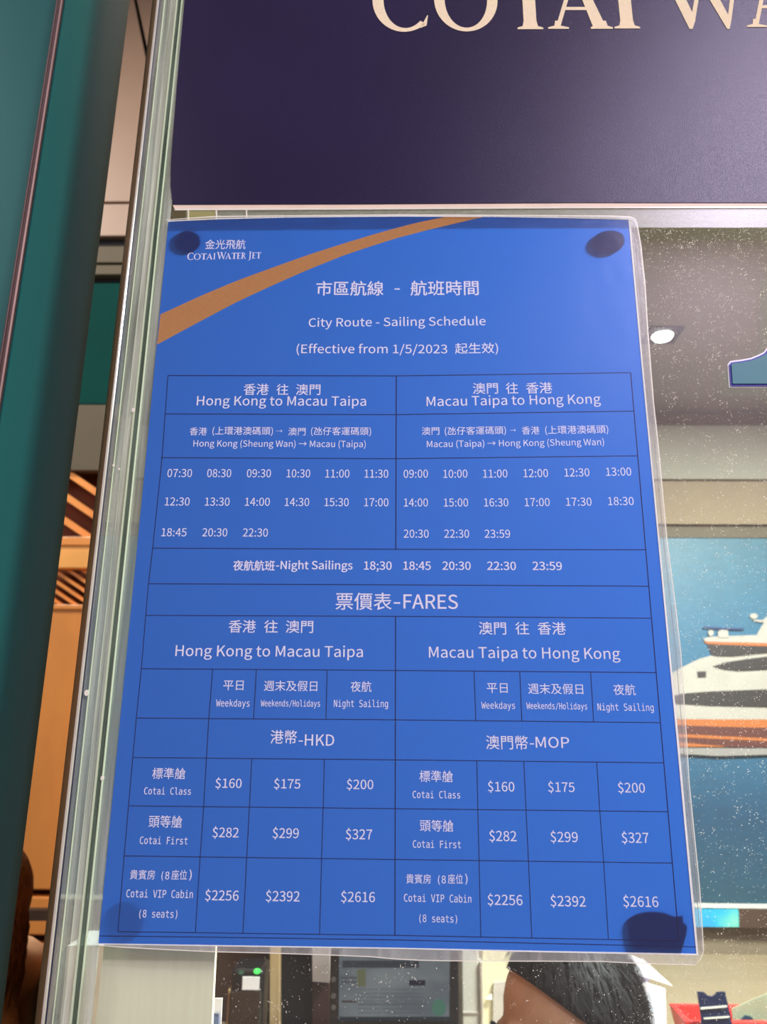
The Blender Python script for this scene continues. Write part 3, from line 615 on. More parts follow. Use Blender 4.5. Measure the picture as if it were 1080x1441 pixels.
post = thing('steel_post', (X(150, 620, 0), 0.01, 0.0), 'narrow steel post coloured with a painted orange reflection at the left end of the counter glass', 'post')
xa, xb, xc, xd = X(134, 700, 0.03), X(142.5, 700, -0.002), X(146.0, 700, -0.0035), X(148, 700, -0.002)
vprism('post_body', [(X(135, 700, 0.045), 0.045), (xa, 0.03), (xb, -0.002), (xc - 0.0006, -0.002), (X(145.6, 700, 0.045), 0.045)], 0.0, zhi + 0.6, M['steel'], post)
vprism('polished_edge', [(xb, -0.0022), (xb + 0.0004, -0.0038), (xc - 0.0008, -0.0038), (xc - 0.0004, -0.0022)], 0.0, zhi + 0.6, M['steel_bright'], post)
vprism('gasket', [(xc - 0.0006, -0.0026), (xd, -0.0020), (X(148, 700, 0.008), 0.008), (X(146, 700, 0.008), 0.008)], zlo - 0.2, zhi, M['gasket'], post)

pil = thing('pillar', (-0.3, 0.0, 0.0), 'teal lacquered pillar with mauve corner trim at the left edge', 'pillar')
YB, YTt = 0.09, -0.02
XB, XT = X(103.5, 630, YB), X(44, 240, YTt)
vprism('side_panel', [(XB, YB), (XT + 0.004, YTt + 0.002), (XT - 0.01, YTt + 0.006), (XB - 0.02, YB)], 0, ZC + 3.7, M['teal'], pil)
vprism('front_panel', [(XT - 0.001, YTt + 0.001), (-0.9, YTt - 0.03), (-0.9, YTt + 0.02), (XT - 0.001, YTt + 0.01)], 0, ZC + 3.7, M['teal_light'], pil)
vprism('core', [(XB - 0.005, YB), (XT - 0.012, YTt + 0.011), (-0.9, YTt + 0.02), (-0.9, YB)], 0, ZC + 3.7, M['teal'], pil)
rr = 0.0021
vprism('corner_trim', [(XT + 0.0016 + rr * math.cos(k * math.pi / 6), YTt + 0.0005 + rr * math.sin(k * math.pi / 6)) for k in range(12)], 0, ZC + 3.7, M['mauve'], pil)
vprism('corner_bead', [(XT + 0.0004 + 0.0006 * math.cos(k * math.pi / 4), YTt - 0.0016 + 0.0006 * math.sin(k * math.pi / 4)) for k in range(8)], 0, ZC + 3.7, M['mauve'], pil)

# ---------------------------------------------------------------- the hall seen through the gap on the left
YH = 2.6
def hz(y): return P(110, y, YH).z
XL, XR = -3.2, X(215, 100, YH) + 0.25
bh = thing('bulkhead', (-1.6, YH, hz(395)), 'beige panelled bulkhead high in the hall behind the pillar', 'bulkhead')
cutx = X(206, 100, YH)
for x0, x1, z0, z1 in ((XL, XR, hz(284), hz(100) ), (XL, XR, hz(332), hz(287))):
    box('panel', x0, x1, YH, YH + 0.03, z0, z1, M['beige'], bh, 0.004)
pa = pxprism('panel', [(176, -60), (205, 83), (207, 100), (120, 100), (60, -60)], YH, 0.03, M['beige'], bh)
pb = pxprism('panel', [(180, -60), (211, 83), (300, 100), (300, -60)], YH, 0.03, M['beige'], bh)
box('backing', XL, XR, YH + 0.031, YH + 0.07, hz(392), hz(-60), M['gap'], bh)
box('soffit_board', XL, XR, YH - 0.02, YH + 0.03, hz(373), hz(350), M['olive'], bh, 0.004)
box('soffit_board', XL, XR, YH - 0.01, YH + 0.03, hz(388), hz(374.5), M['olive'], bh, 0.004)
tb = thing('teal_header', (-1.6, YH, hz(568)), 'dark teal header board below the beige bulkhead in the hall', 'board')
box('board', XL, XR, YH + 0.02, YH + 0.06, hz(566), hz(395), M['teal_dark'], tb, 0.004)
tw = thing('timber_screen', (-1.6, YH, 0), 'honey coloured timber screen with slanted slats seen through the left gap', 'screen')
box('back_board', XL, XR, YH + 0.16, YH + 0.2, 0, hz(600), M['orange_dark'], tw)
box('header_board', XL, XR, YH + 0.01, YH + 0.06, hz(661), hz(568), M['olive'], tw, 0.004)
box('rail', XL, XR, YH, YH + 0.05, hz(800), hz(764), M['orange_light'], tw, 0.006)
box('rail', XL, XR, YH - 0.01, YH + 0.05, hz(768), hz(756), M['orange'], tw, 0.003)
box('plank', XL, XR, YH, YH + 0.05, hz(1253), hz(856), M['orange'], tw, 0.006)
box('rail', XL, XR, YH - 0.01, YH + 0.05, hz(858), hz(851), M['orange'], tw, 0.003)
box('plank', XL, XR, YH, YH + 0.05, hz(1317), hz(1263), M['orange'], tw, 0.006)
box('plank', XL, XR, YH, YH + 0.05, 0, hz(1330), M['orange'], tw, 0.006)
vprism('end_stile', [(X(139, 700, YH), YH - 0.01), (X(200, 700, YH), YH - 0.01), (X(200, 700, YH), YH + 0.16), (X(139, 700, YH), YH + 0.16)], 0, hz(663), M['orange'], tw)
def slats(y_top, y_bot, dy, wpx, k0, k1):
    # upper edge of slat k: passes (100, y_top + k*dy) and falls to the right, clipped to the opening
    for k in range(k0, k1):
        a = y_top + k * dy
        pts = [(60, a - 40 * .68), (139, a + 39 * .68), (139, a + 39 * .68 + wpx), (60, a - 40 * .68 + wpx)]
        pl = [(x, min(max(y, y_top), y_bot)) for x, y in pts]
        if abs(pl[0][1] - pl[3][1]) < .5 and abs(pl[1][1] - pl[2][1]) < .5: continue
        # true clipping
        def clip(poly, f):
            o_ = []
            for i in range(len(poly)):
                p, q = poly[i], poly[(i + 1) % len(poly)]; fp, fq = f(p), f(q)
                if fp >= 0: o_.append(p)
                if fp * fq < 0: s = fp / (fp - fq); o_.append((p[0] + (q[0] - p[0]) * s, p[1] + (q[1] - p[1]) * s))
            return o_
        pl = clip(clip(pts, lambda p: p[1] - y_top), lambda p: y_bot - p[1])
        if len(pl) > 2: pxprism('slat', pl, YH + 0.03, 0.10, M['orange'], tw)
slats(663, 757, 35, 11, -2, 5)
slats(802, 851, 14, 5.5, -3, 7)

# ---------------------------------------------------------------- booth: mural of a ferry
YM = YW - 0.022
mm, t, out = nt('mural_print')
b = t.nodes.new('ShaderNodeBsdfPrincipled'); b.inputs['Roughness'].default_value = 0.5
tc = t.nodes.new('ShaderNodeTexCoord'); sp = t.nodes.new('ShaderNodeSeparateXYZ'); t.links.new(tc.outputs['Object'], sp.inputs[0])
mr = t.nodes.new('ShaderNodeMapRange'); mr.inputs['From Min'].default_value = P(1000, 1272, YM).z; mr.inputs['From Max'].default_value = P(1000, 757, YM).z
t.links.new(sp.outputs[2], mr.inputs[0])
rp = ramp(t, mr.outputs[0], [(0.0, s2l((24, 66, 82))), (0.22, s2l((22, 64, 92))), (0.42, s2l((36, 86, 114))), (0.445, s2l((26, 76, 104))), (0.7, s2l((30, 88, 116))), (1.0, s2l((52, 98, 114)))])
nz = noise(t, (1, 1, 5), 22, 6); mxc = t.nodes.new('ShaderNodeMix'); mxc.data_type = 'RGBA'; mxc.blend_type = 'OVERLAY'; mxc.inputs[0].default_value = 0.35
t.links.new(rp.outputs[0], mxc.inputs[6]); t.links.new(nz.outputs['Fac'], mxc.inputs[7]); t.links.new(mxc.outputs[2], b.inputs['Base Color']); t.links.new(b.outputs[0], out.inputs[0])
zm0, zm1 = P(1000, 1271, YM).z, P(1000, 757.5, YM).z
mural = thing('mural', (0.3, YM, zm0), 'wide printed mural of a white passenger ferry at sea on the booth wall', 'mural')
box('printed_board', SIDE[2][0]+.005, 1.44, YM, YM + 0.02, zm0, zm1, mm, mural)
box('lower_rim', SIDE[2][0]+.005, 1.44, YM - 0.006, YM + 0.02, zm0 - 0.010, zm0, pbr('grey_white_rim', (196, 196, 186), 0.5, var=0.04), mural)
FW = lambda n_, c: pbr(n_, c, 0.55, var=0.05, sc=12)
fer_w, fer_d, fer_o, fer_m, fer_g, fer_n = FW('ferry_white_print', (156, 150, 140)), FW('ferry_window_print', (34, 28, 26)), FW('ferry_orange_print', (160, 88, 34)), FW('ferry_maroon_print', (78, 34, 24)), FW('ferry_foam_print', (130, 126, 122)), FW('ferry_navy_print', (22, 42, 92))
lay = [0]
def mp_(name, pix, mat):
    lay[0] += 1; pxprism(name, pix, YM - 0.0006 * lay[0] - 0.0005, 0.0005, mat, mural)
mp_('ferry_hull', [(860, 1000), (958, 940), (985, 927), (1003, 922), (1030, 924), (1080, 918), (1300, 905), (1300, 1014), (960, 1012), (880, 1010)], fer_w)
mp_('ferry_window_band', [(930, 984), (960, 976), (1000, 973), (1080, 970), (1300, 966), (1300, 998), (1080, 996), (1000, 994), (940, 990)], fer_d)
mp_('ferry_swoosh', [(1003, 938), (1020, 932.5), (1050, 927.5), (1080, 924), (1300, 918), (1300, 944), (1080, 943), (1040, 945), (1020, 943)], fer_d)
mp_('ferry_porthole', [(982, 945), (994.5, 944.6), (994, 953), (982.5, 953.5)], fer_d)
mp_('ferry_bridge_windows', [(996, 906), (1080, 908), (1300, 908), (1300, 914), (1080, 919), (1030, 924), (1012, 923.5), (1002, 922)], fer_d)
mp_('ferry_bridge_underside', [(991, 902), (1000, 901), (1080, 903), (1300, 903), (1300, 910), (1080, 909.5), (1010, 907), (995, 906)], fer_o)
mp_('ferry_bridge_roof', [(990, 898.5), (1000, 896), (1080, 893), (1300, 889), (1300, 905), (1080, 905), (1000, 903), (992, 902)], fer_w)
mp_('ferry_mast', [(1065, 894), (1072, 882), (1076, 876), (1061, 874), (1061, 872), (1074, 872.5), (1080, 867), (1110, 862), (1300, 860), (1300, 895)], fer_w)
mp_('ferry_radar', blob(1061.5, 867, 5.5, 4, 0, 14, 0), fer_w)
mp_('ferry_dome', blob(1001, 890.5, 4, 4.5, 0, 14, 0), fer_w)
mp_('ferry_deckhouse', [(1011, 897), (1011, 889), (1016, 886), (1025, 887), (1026, 897)], fer_w)
mp_('ferry_boom', [(990, 881.5), (1020, 883), (1048, 883.8), (1048, 886), (1020, 885.4), (990, 883.6)], fer_n)
mp_('ferry_stripe', [(900, 1012), (1300, 1013), (1300, 1026), (1080, 1024.5), (1030, 1023), (900, 1019)], fer_o)
mp_('ferry_stripe', [(900, 1019), (1030, 1023), (1080, 1024.5), (1300, 1026), (1300, 1054), (900, 1050)], fer_m)
mp_('ferry_stripe', [(900, 1031), (960, 1033), (1080, 1039), (1300, 1043), (1300, 1048), (1080, 1043), (960, 1037.5), (900, 1036)], fer_o)
mp_('ferry_stripe', [(900, 1042), (960, 1045), (1020, 1050), (1020, 1051), (960, 1051), (900, 1050)], fer_o)
mp_('bow_wave', [(860, 1052), (1300, 1054), (1300, 1063), (1080, 1062), (1010, 1064), (960, 1061), (860, 1060)], fer_g)
# low picture strip beneath the mural
ps = thing('picture_strip', (X(1030, 1290, YM), YM, P(1030, 1306, YM).z), 'low blue green picture strip with dark end below the ferry mural', 'picture')
mps, t, out = nt('blue_green_picture'); b = t.nodes.new('ShaderNodeBsdfPrincipled'); nz = noise(t, (1, 1, 1), 7, 2)
rp = ramp(t, nz.outputs['Fac'], [(0.3, s2l((40, 120, 200))), (0.5, s2l((30, 160, 190))), (0.7, s2l((130, 210, 160)))]); t.links.new(rp.outputs[0], b.inputs['Base Color']); t.links.new(b.outputs[0], out.inputs[0])
pxprism('picture', [(900, 1279.5), (1040, 1280), (1041, 1304.5), (900, 1304.5)], YM - 0.01, 0.03, mps, ps)
pxprism('dark_end', [(1041, 1280), (1200, 1281), (1200, 1306.5), (1041, 1305.5)], YM - 0.012, 0.03, M['brown'], ps)
pxprism('picture', [(20, 1281), (140, 1281), (140, 1296), (20, 1296)], YM - 0.01, 0.03, M['brown'], ps)

# ---------------------------------------------------------------- booth ceiling downlights
def downlight(cx, cy, s, label):
    d = thing('downlight', (cx, cy, ZCEIL), label, 'downlight', 'downlights of the booth ceiling')
    h = s / 2
    fr = box('frame', cx - h, cx + h, cy - h, cy + h, ZCEIL - 0.004, ZCEIL - 0.0003, pbr('dark_downlight_frame', (22, 23, 27), 0.5), d, 0.001)
    v = [(cx + h * .62 * math.cos(k * math.pi / 16), cy + h * .62 * math.sin(k * math.pi / 16), ZCEIL - 0.0045 - (0.006 if False else 0)) for k in range(32)]
    v2 = [(cx + h * .5 * math.cos(k * math.pi / 16), cy + h * .5 * math.sin(k * math.pi / 16), ZCEIL - 0.012) for k in range(32)]
    mk('lens', v + v2, [[k, (k + 1) % 32, 32 + (k + 1) % 32, 32 + k] for k in range(32)] + [list(range(32, 64))], glow('lamp_lens_glow', (255, 252, 244), 7), d)
a = PC(965, 458.5, ZCEIL); b_ = PC(951, 482, ZCEIL); s_ = abs(a.y - b_.y) * 1.0
downlight((a.x + b_.x) / 2 - s_ * 0.53, (a.y + b_.y) / 2, s_, 'square dark framed ceiling downlight glowing white just right of the poster')

# ---------------------------------------------------------------- booth furniture
ZD = ZC - 0.575                              # top of the rear credenza
cr = thing('credenza', (0.3, 1.3, 0), 'rear counter cabinet of the booth that carries the monitor and printer', 'cabinet')
box('worktop', -0.50, 1.42, 1.0, YW - 0.06, ZD - 0.03, ZD, M['desk'], cr, 0.003)
box('carcass', -0.48, 1.40, 1.05, YW - 0.06, 0.05, ZD - 0.03, M['greyplastic'], cr)
for k in range(4):
    dr = box('door', -0.46 + k * 0.465, -0.005 + k * 0.465, 1.03, 1.05, 0.08, ZD - 0.05, M['greyplastic'], cr, 0.002)
    hd = box('handle', -0.04 + k * 0.465, -0.03 + k * 0.465, 1.01, 1.03, 0.5, 0.65, M['steel'], dr, 0.002)
dc = thing('dark_cabinet', (-0.35, 1.6, ZD), 'dark brown open cabinet behind the black printer under the poster', 'cabinet')
YD = 1.24
pxprism('back_panel', [(300, 1250), (470, 1250), (466, 1520), (292, 1520)], YD, 0.02, M['brown'], dc, ZD)
pxprism('upright', [(380.5, 1250), (393, 1250), (390, 1520), (377, 1520)], YD - 0.05, 0.05, M['oak'], dc, ZD)
pxprism('recess_dark_slab', [(393, 1250), (442, 1250), (440, 1520), (390, 1520)], YD - 0.02, 0.02, M['gap'], dc, ZD)  # near-black slab; the recess's darkness is put into its colour
pxprism('grey_case', [(439, 1250), (464.5, 1250), (463.5, 1383), (440, 1381)], YD - 0.06, 0.06, pbr('lilac_grey_case', (150, 140, 136), 0.6, var=0.04), dc)
pxprism('maroon_drawer', [(440, 1382), (463.5, 1384), (462, 1520), (438, 1520)], YD - 0.04, 0.04, M['maroon'], dc, ZD)
# black printer
YR = 1.10
pr = thing('ticket_printer', (X(345, 1400, YR), YR, ZD), 'black ticket printer with white label and green status lights', 'printer')
pz = lambda px_, py_, Y=YR: P(px_, py_, Y)
x0, x1 = X(324, 1400, YR), X(370, 1400, YR)
box('body', x0, x1, YR, YR + 0.07, ZD, pz(345, 1364).z, M['black'], pr, 0.008, 4)
box('cover', x0 + 0.002, x1 - 0.002, YR - 0.008, YR, ZD + 0.01, pz(345, 1392).z, pbr('smoky_printer_cover', (44, 38, 34), 0.15, coat=0.6), pr, 0.003)
box('label', X(343, 1380, YR), X(366.5, 1380, YR), YR - 0.0105, YR - 0.0082, pz(350, 1390).z, pz(350, 1372).z, M['white'], pr)
c = pz(362.5, 1366); disc_y('status_light', (c.x, c.z), 0.0062, 0.0042, YR - 0.004, YR - 0.0005, glow('green_light', (90, 255, 110), 1.6), pr, 14)
c = pz(340, 1368); disc_y('status_light', (c.x, c.z), 0.005, 0.003, YR - 0.004, YR - 0.0005, glow('dim_green_light', (100, 150, 120), 0.5), pr, 14)
box('side_trim', x0 - 0.004, x0 - 0.0004, YR, YR + 0.06, ZD, pz(330, 1392).z, M['oak'], pr, 0.001)
# monitor
YN = 1.10
mo = thing('monitor', (X(555, 1440, YN), YN, ZD), 'black framed monitor showing a dim grey booking screen', 'monitor')
sx0, sx1 = X(464, 1390, YN), X(647, 1390, YN); mz1, mz0 = pz(555, 1336, YN).z, pz(555, 1452, YN).z
box('housing', sx0, sx1, YN, YN + 0.03, mz0, mz1, M['black'], mo, 0.004)
ms, t, out = nt('dim_screen'); e = t.nodes.new('ShaderNodeEmission'); nz = noise(t, (1.5, 1, 3), 6, 3)
rp = ramp(t, nz.outputs['Fac'], [(0.3, s2l((98, 102, 112))), (0.7, s2l((136, 138, 142)))]); t.links.new(rp.outputs[0], e.inputs[0]); e.inputs[1].default_value = 0.8
t.links.new(e.outputs[0], out.inputs[0])
scr = pxprism('screen', [(477.5, 1336.5), (633.5, 1337.5), (632.5, 1437), (477, 1436)], YN - 0.001, 0.0008, ms, mo)
def ui(a, b, c_, d, col, s=0.5):
    pxprism('screen_item', [(a, c_), (b, c_), (b, d), (a, d)], YN - 0.0022, 0.0008, glow('screen_item_%d_%d' % (a, c_), col, s), mo)
ui(482, 590, 1352, 1362, (74, 76, 88)); ui(576, 599, 1379.5, 1387, (40, 42, 58)); ui(481, 502, 1408, 1411, (90, 76, 76)); ui(480, 502, 1375, 1377, (88, 92, 100)); ui(480, 502, 1381, 1383, (88, 92, 100))
ui(503, 515, 1364, 1388, (120, 120, 92), .6); ui(478, 633, 1431, 1437, (54, 64, 72)); ui(503, 600, 1412, 1413, (110, 112, 120))
for k in range(7):
    ui(504, 596, 1392 + 5.5 * k, 1392.8 + 5.5 * k, (112, 114, 124))
pxprism('screen_item', blob(618, 1418, 10, 12, 0, 20, 0), YN - 0.0024, 0.0008, glow('green_globe', (84, 128, 112), .7), mo)
for yy in (1379, 1402, 1418):
    cc = P(469.5, yy, YN - 0.002); disc_y('button', (cc.x, cc.z), 0.0042, 0.0042, YN - 0.002, YN - 0.0003, pbr('grey_button', (74, 70, 66), 0.4), mo, 14)
xs_ = (sx0 + sx1) / 2
box('stand', xs_ - 0.03, xs_ + 0.03, YN + 0.031, YN + 0.06, ZD, mz0 + 0.05, M['black'], mo, 0.003)
box('stand_foot', xs_ - 0.08, xs_ + 0.08, YN - 0.03, YN + 0.12, ZD, ZD + 0.006, M['black'], mo, 0.002)
# computer tower right of the monitor
YQ = 1.14
ct = thing('computer_tower', (X(662, 1440, YQ), YQ, ZD), 'light grey computer tower with silver edge between monitor and seated clerk', 'computer')
box('case', X(650, 1390, YQ), X(675, 1390, YQ), YQ, YQ + 0.3, ZD, P(660, 1320, YQ).z, M['greyplastic'], ct, 0.003)
box('front_seam', X(651, 1390, YQ), X(674.5, 1390, YQ), YQ - 0.002, YQ - 0.0002, P(660, 1426, YQ).z, P(660, 1423.5, YQ).z, M['steel_bright'], ct)
box('silver_edge', X(676, 1390, YQ), X(679.5, 1390, YQ), YQ - 0.006, YQ + 0.02, ZD, P(660, 1352, YQ).z, M['steel_bright'], ct, 0.001)
# pale notice board behind the clerk's forehead
nb = thing('notice_panel', (X(700, 1400, 1.22), 1.22, ZD), 'pale cream partition panel behind the clerk with a white arrow label', 'panel')
pxprism('panel', [(681, 1300), (760, 1300), (758, 1500), (678, 1500)], 1.22, 0.02, pbr('cream_partition', (214, 204, 168), 0.7, var=0.05, sc=5), nb, ZD)
pxprism('label', [(684, 1406), (692.5, 1399), (693, 1407)], 1.212, 0.003, M['white'], nb)
pxprism('poster_patch', [(695, 1383), (720, 1380), (720, 1500), (693, 1500)], 1.214, 0.004, pbr('grey_lilac_paper', (180, 172, 160), 0.7), nb)
# papers right of the clerk
YPp = 1.08
pp = [([(838, 1330), (862, 1336), (908, 1352), (948, 1388), (918, 1378), (880, 1366), (846, 1356)], 0.0, 6, 'broad white sheet lying aslant on top of the paper pile beside the clerk'),
      ([(840, 1340), (905, 1372), (916, 1380), (880, 1392), (852, 1398)], 0.012, -4, 'sheet with painted lilac shadow under the aslant sheet beside the clerk'),
      ([(868, 1386), (912, 1378), (912, 1480), (866, 1480)], 0.025, 0, 'white folded sheet standing nearest the clerk'),
      ([(905, 1382), (937, 1392), (940, 1480), (905, 1480)], 0.035, 0, 'white folded sheet standing at the right side of the paper pile')]
paperL = [M['white'], pbr('lilac_shadow_paper', (196, 190, 220), 0.7, var=0.03), M['white'], pbr('cool_white_paper', (226, 230, 238), 0.7, var=0.03)]  # lilac sheet: its shadow is put into the paper colour
for (pix, dy, tl, lab), mt in zip(pp, paperL):
    o = tag(pxprism('paper_sheet', pix, YPp + dy, 0.004, mt, None, ZD + 0.013), lab, 'paper', 'papers piled beside the clerk')
box_t = thing('document_rack', (X(890, 1430, YPp), YPp + 0.06, ZD), 'grey document rack holding the loose papers beside the clerk', 'rack')
box('rack_back', X(850, 1430, YPp + .05), X(930, 1430, YPp + .05), YPp + 0.05, YPp + 0.06, ZD, P(890, 1400, YPp + .05).z, M['greyplastic'], box_t, 0.002)
box('rack_tray', X(850, 1430, YPp + .05), X(936, 1430, YPp + .05), YPp - 0.01, YPp + 0.06, ZD, ZD + 0.012, M['greyplastic'], box_t, 0.002)
# red basket with cards
YK = 1.05
def bx(px_, py_): return P(px_, py_, YK)
bk = thing('basket', (bx(1020, 1440).x, YK, ZD), 'red plastic basket at the lower right corner of the booth counter', 'basket')
red = pbr('red_plastic', (205, 48, 40), 0.4, var=0.06)
xl, xr_, zt_, zbk = bx(966, 1430).x, bx(1110, 1430).x, bx(1020, 1439).z, ZD
vv, ff = [], []
def ringrect(x0, x1, y0, y1, z): return [(x0, y0, z), (x1, y0, z), (x1, y1, z), (x0, y1, z)]
A_ = ringrect(xl, xr_, YK, YK + 0.085, zt_); B_ = ringrect(xl + .01, xr_ - .01, YK + .01, YK + .075, zt_); C_ = ringrect(xl + .022, xr_ - .022, YK + .02, YK + .065, zbk + .004); D_ = ringrect(xl + .014, xr_ - .014, YK + .012, YK + .073, zbk)
V4 = A_ + B_ + C_ + D_
ff = [[i, (i + 1) % 4, 4 + (i + 1) % 4, 4 + i] for i in range(4)] + [[4 + i, 4 + (i + 1) % 4, 8 + (i + 1) % 4, 8 + i] for i in range(4)] + [[8, 9, 10, 11]] + [[i, 12 + i, 12 + (i + 1) % 4, (i + 1) % 4] for i in range(4)] + [[15, 14, 13, 12]]
fixn(mk('tub', V4, ff, red, bk))
box('rim', xl - .004, xr_ + .004, YK - .004, YK + .006, zt_ - .012, zt_ + .003, red, bk, .002)
hl = thing('card_holder', (bx(1005, 1430).x, YK - 0.02, ZD), 'navy card holder with notched top standing before the red basket', 'card holder')
navy = pbr('navy_card', (24, 34, 66), 0.35, var=0.15, sc=40)
pxprism('card_back', [(982, 1396), (992, 1396.5), (996, 1401), (1003, 1402.5), (1008, 1399.5), (1010, 1396), (1021, 1396), (1031, 1440), (1033, 1478), (996, 1478)], YK - 0.02, 0.003, navy, hl, ZD)
pxprism('clear_band', [(986.5, 1418), (1023.5, 1415), (1024, 1417.5), (987, 1420.5)], YK - 0.022, 0.001, M['film_edge'], hl)
pxprism('clear_band', [(991, 1432.5), (1027, 1430), (1027.6, 1432), (991.5, 1434.5)], YK - 0.022, 0.001, M['film_edge'], hl)
s2 = tag(pxprism('paper_slip', [(1030, 1420), (1085, 1396), (1110, 1400), (1110, 1470), (1036, 1470)], YK + 0.03, 0.002, pbr('pale_green_slip', (150, 158, 128), 0.6), None, ZD + 0.005), 'pale green slip standing in the red basket', 'paper')
s3 = tag(pxprism('blue_folder', [(1034, 1445), (1050, 1429), (1058, 1431), (1070, 1446), (1072, 1478), (1030, 1478)], YK + 0.025, 0.003, pbr('dark_teal_folder', (28, 60, 78), 0.4), None, ZD + 0.005), 'dark teal folder corner in front of the green slip', 'folder')

# cream card and small picture card just behind the glass
tag(pxprism('cream_board', [(147, 1324), (303.5, 1331), (299, 1480), (128, 1480)], 0.0065, 0.004, M['cream'], None, ZC - 0.26), 'plain cream board standing just behind the glass below the poster', 'board')
pcard = thing('picture_card', (X(306, 1420, .03), 0.03, P(306, 1480, .03).z), 'small white card with a blue picture beside the cream board', 'card')
pxprism('card', [(297, 1405), (313, 1405), (312, 1480), (296, 1480)], 0.03, 0.001, M['white'], pcard, ZC - 0.26)
pxprism('card_picture', [(297, 1427), (307.5, 1427), (307, 1475), (296, 1475)], 0.0285, 0.001, pbr('blue_picture', (90, 110, 150), 0.5, var=0.6, sc=300), pcard)
tag(pxprism('white_box', [(95, 1331), (147, 1330), (147, 1480), (84, 1480)], 0.04, 0.03, M['white'], None, ZC - 0.26), 'bright white box seen through the acrylic strips left of the cream board', 'box')
shelf = thing('counter_shelf', (0.3, 0.1, ZC - 0.26), 'inner counter shelf just behind the glass', 'shelf')
zs_ = ZC - 0.26
box('shelf_board', GX + 0.02, 1.4, 0.008, 0.20, zs_ - 0.02, zs_, M['desk'], shelf, 0.002)
for k in range(4):
    box('bracket', GX + 0.03 + k * 0.4, GX + 0.05 + k * 0.4, 0.01, 0.18, ZC - 0.62, zs_ - 0.02, M['greyplastic'], shelf)
# unidentified black rounded box behind the acrylic; its screen and keypad are made up
bt = thing('dark_curved_box', (X(82, 1400, 0.10), 0.10, ZC - 0.26), 'black rounded box glimpsed through the acrylic at the lower left', 'card terminal')
tx0, tx1, tzz = X(70.5, 1400, 0.10), X(84.5, 1400, 0.10), P(80, 1334, 0.10).z
prism('box_body', [(tx0 - .004, ZC - .26), (tx0 + .004, tzz - .004), (tx0 + .006, tzz), (tx1 - .003, tzz - .004), (tx1, tzz - .010), (tx1 - .002, ZC - .30 + .10), (tx1 - .004, ZC - .26)], 0.10, 0.13, M['black'], bt)
box('screen', tx0 + .002, tx1 - .004, 0.0985, 0.0998, ZC - .245, ZC - .20, pbr('dim_box_screen', (50, 56, 66), 0.3), bt)
box('keypad', tx0 + .001, tx1 - .005, 0.0985, 0.0998, ZC - .258, ZC - .247, M['greyplastic'], bt)

# ---------------------------------------------------------------- people
def capsule(bm, a, b, ra, rb, n=14):
    a, b = Vector(a), Vector(b); d = b - a; q = d.to_track_quat('Z', 'Y').to_matrix().to_4x4()
    m = Matrix.Translation((a + b) / 2) @ q
    bmesh.ops.create_cone(bm, cap_ends=True, segments=n, radius1=ra, radius2=rb, depth=d.length, matrix=m)
    for c, r in ((a, ra), (b, rb)):
        bmesh.ops.create_icosphere(bm, subdivisions=2, radius=r, matrix=Matrix.Translation(c))
def ell(bm, c, r, rot=(0, 0, 0), sub=3):
    bmesh.ops.create_icosphere(bm, subdivisions=sub, radius=1, matrix=Matrix.Translation(c) @ Euler(rot).to_matrix().to_4x4() @ Matrix.Diagonal((*r, 1)))
def remesh(name, bm, mat, parent, vox=0.006, smooth=6, mtx=None):
    me = bpy.data.meshes.new(name); bm.to_mesh(me); bm.free()
    if mtx is not None: me.transform(mtx)
    o = bpy.data.objects.new(name, me); COL.objects.link(o)
    m = o.modifiers.new('r', 'REMESH'); m.mode = 'VOXEL'; m.voxel_size = vox; m.use_smooth_shade = True
    s = o.modifiers.new('s', 'SMOOTH'); s.iterations = smooth; s.factor = 0.5
    bpy.context.view_layer.update()
    me2 = bpy.data.meshes.new_from_object(o.evaluated_get(bpy.context.evaluated_depsgraph_get()))
    bpy.data.objects.remove(o); me2.name = name
    me2.materials.clear(); me2.materials.append(mat)
    for p in me2.polygons: p.use_smooth = True
    o = bpy.data.objects.new(name, me2); COL.objects.link(o)
    if parent: o.parent = parent; o.matrix_parent_inverse = parent.matrix_basis.inverted()
    return o
def hand(bm, wr, d, side=1):
    """palm and five bent fingers; wr wrist, d forward direction (unit, horizontal), side = thumb side."""
    d = Vector(d).normalized(); up = Vector((0, 0, 1)); s = d.cross(up) * side; wr = Vector(wr)
    capsule(bm, wr, wr + d * 0.03, 0.026, 0.03); pc_ = wr + d * 0.055
    ell(bm, pc_, (0.04, 0.04, 0.015), (0, 0, math.atan2(d.y, d.x)), 2)
    for k, L in enumerate((0.072, 0.08, 0.075, 0.06)):
        b0 = pc_ + d * 0.03 + s * (0.027 - 0.018 * k); b1 = b0 + d * L * .5 + up * 0.006; b2 = b1 + d * L * .45 - up * 0.016
        capsule(bm, b0, b1, 0.0085, 0.008, 8); capsule(bm, b1, b2, 0.008, 0.007, 8)
    t0 = pc_ + s * 0.03 - d * 0.02; t1 = t0 + s * 0.025 + d * 0.03; t2 = t1 + d * 0.03 + s * 0.004
    capsule(bm, t0, t1, 0.012, 0.0095, 8); capsule(bm, t1, t2, 0.0095, 0.008, 8)
def skin_mat(name, rgb): return pbr(name, rgb, 0.5, var=0.06, sc=60)

# clerk: seated, head bent forward and turned to the left; origin at crown centre
HC = P(800, 1446, 0.74)                      # about the middle of the head
HR = 0.086
hm = Matrix.Translation(HC) @ Euler((R(0), R(-10), R(-84)), 'XYZ').to_matrix().to_4x4() @ Euler((R(8), 0, 0), 'XYZ').to_matrix().to_4x4()
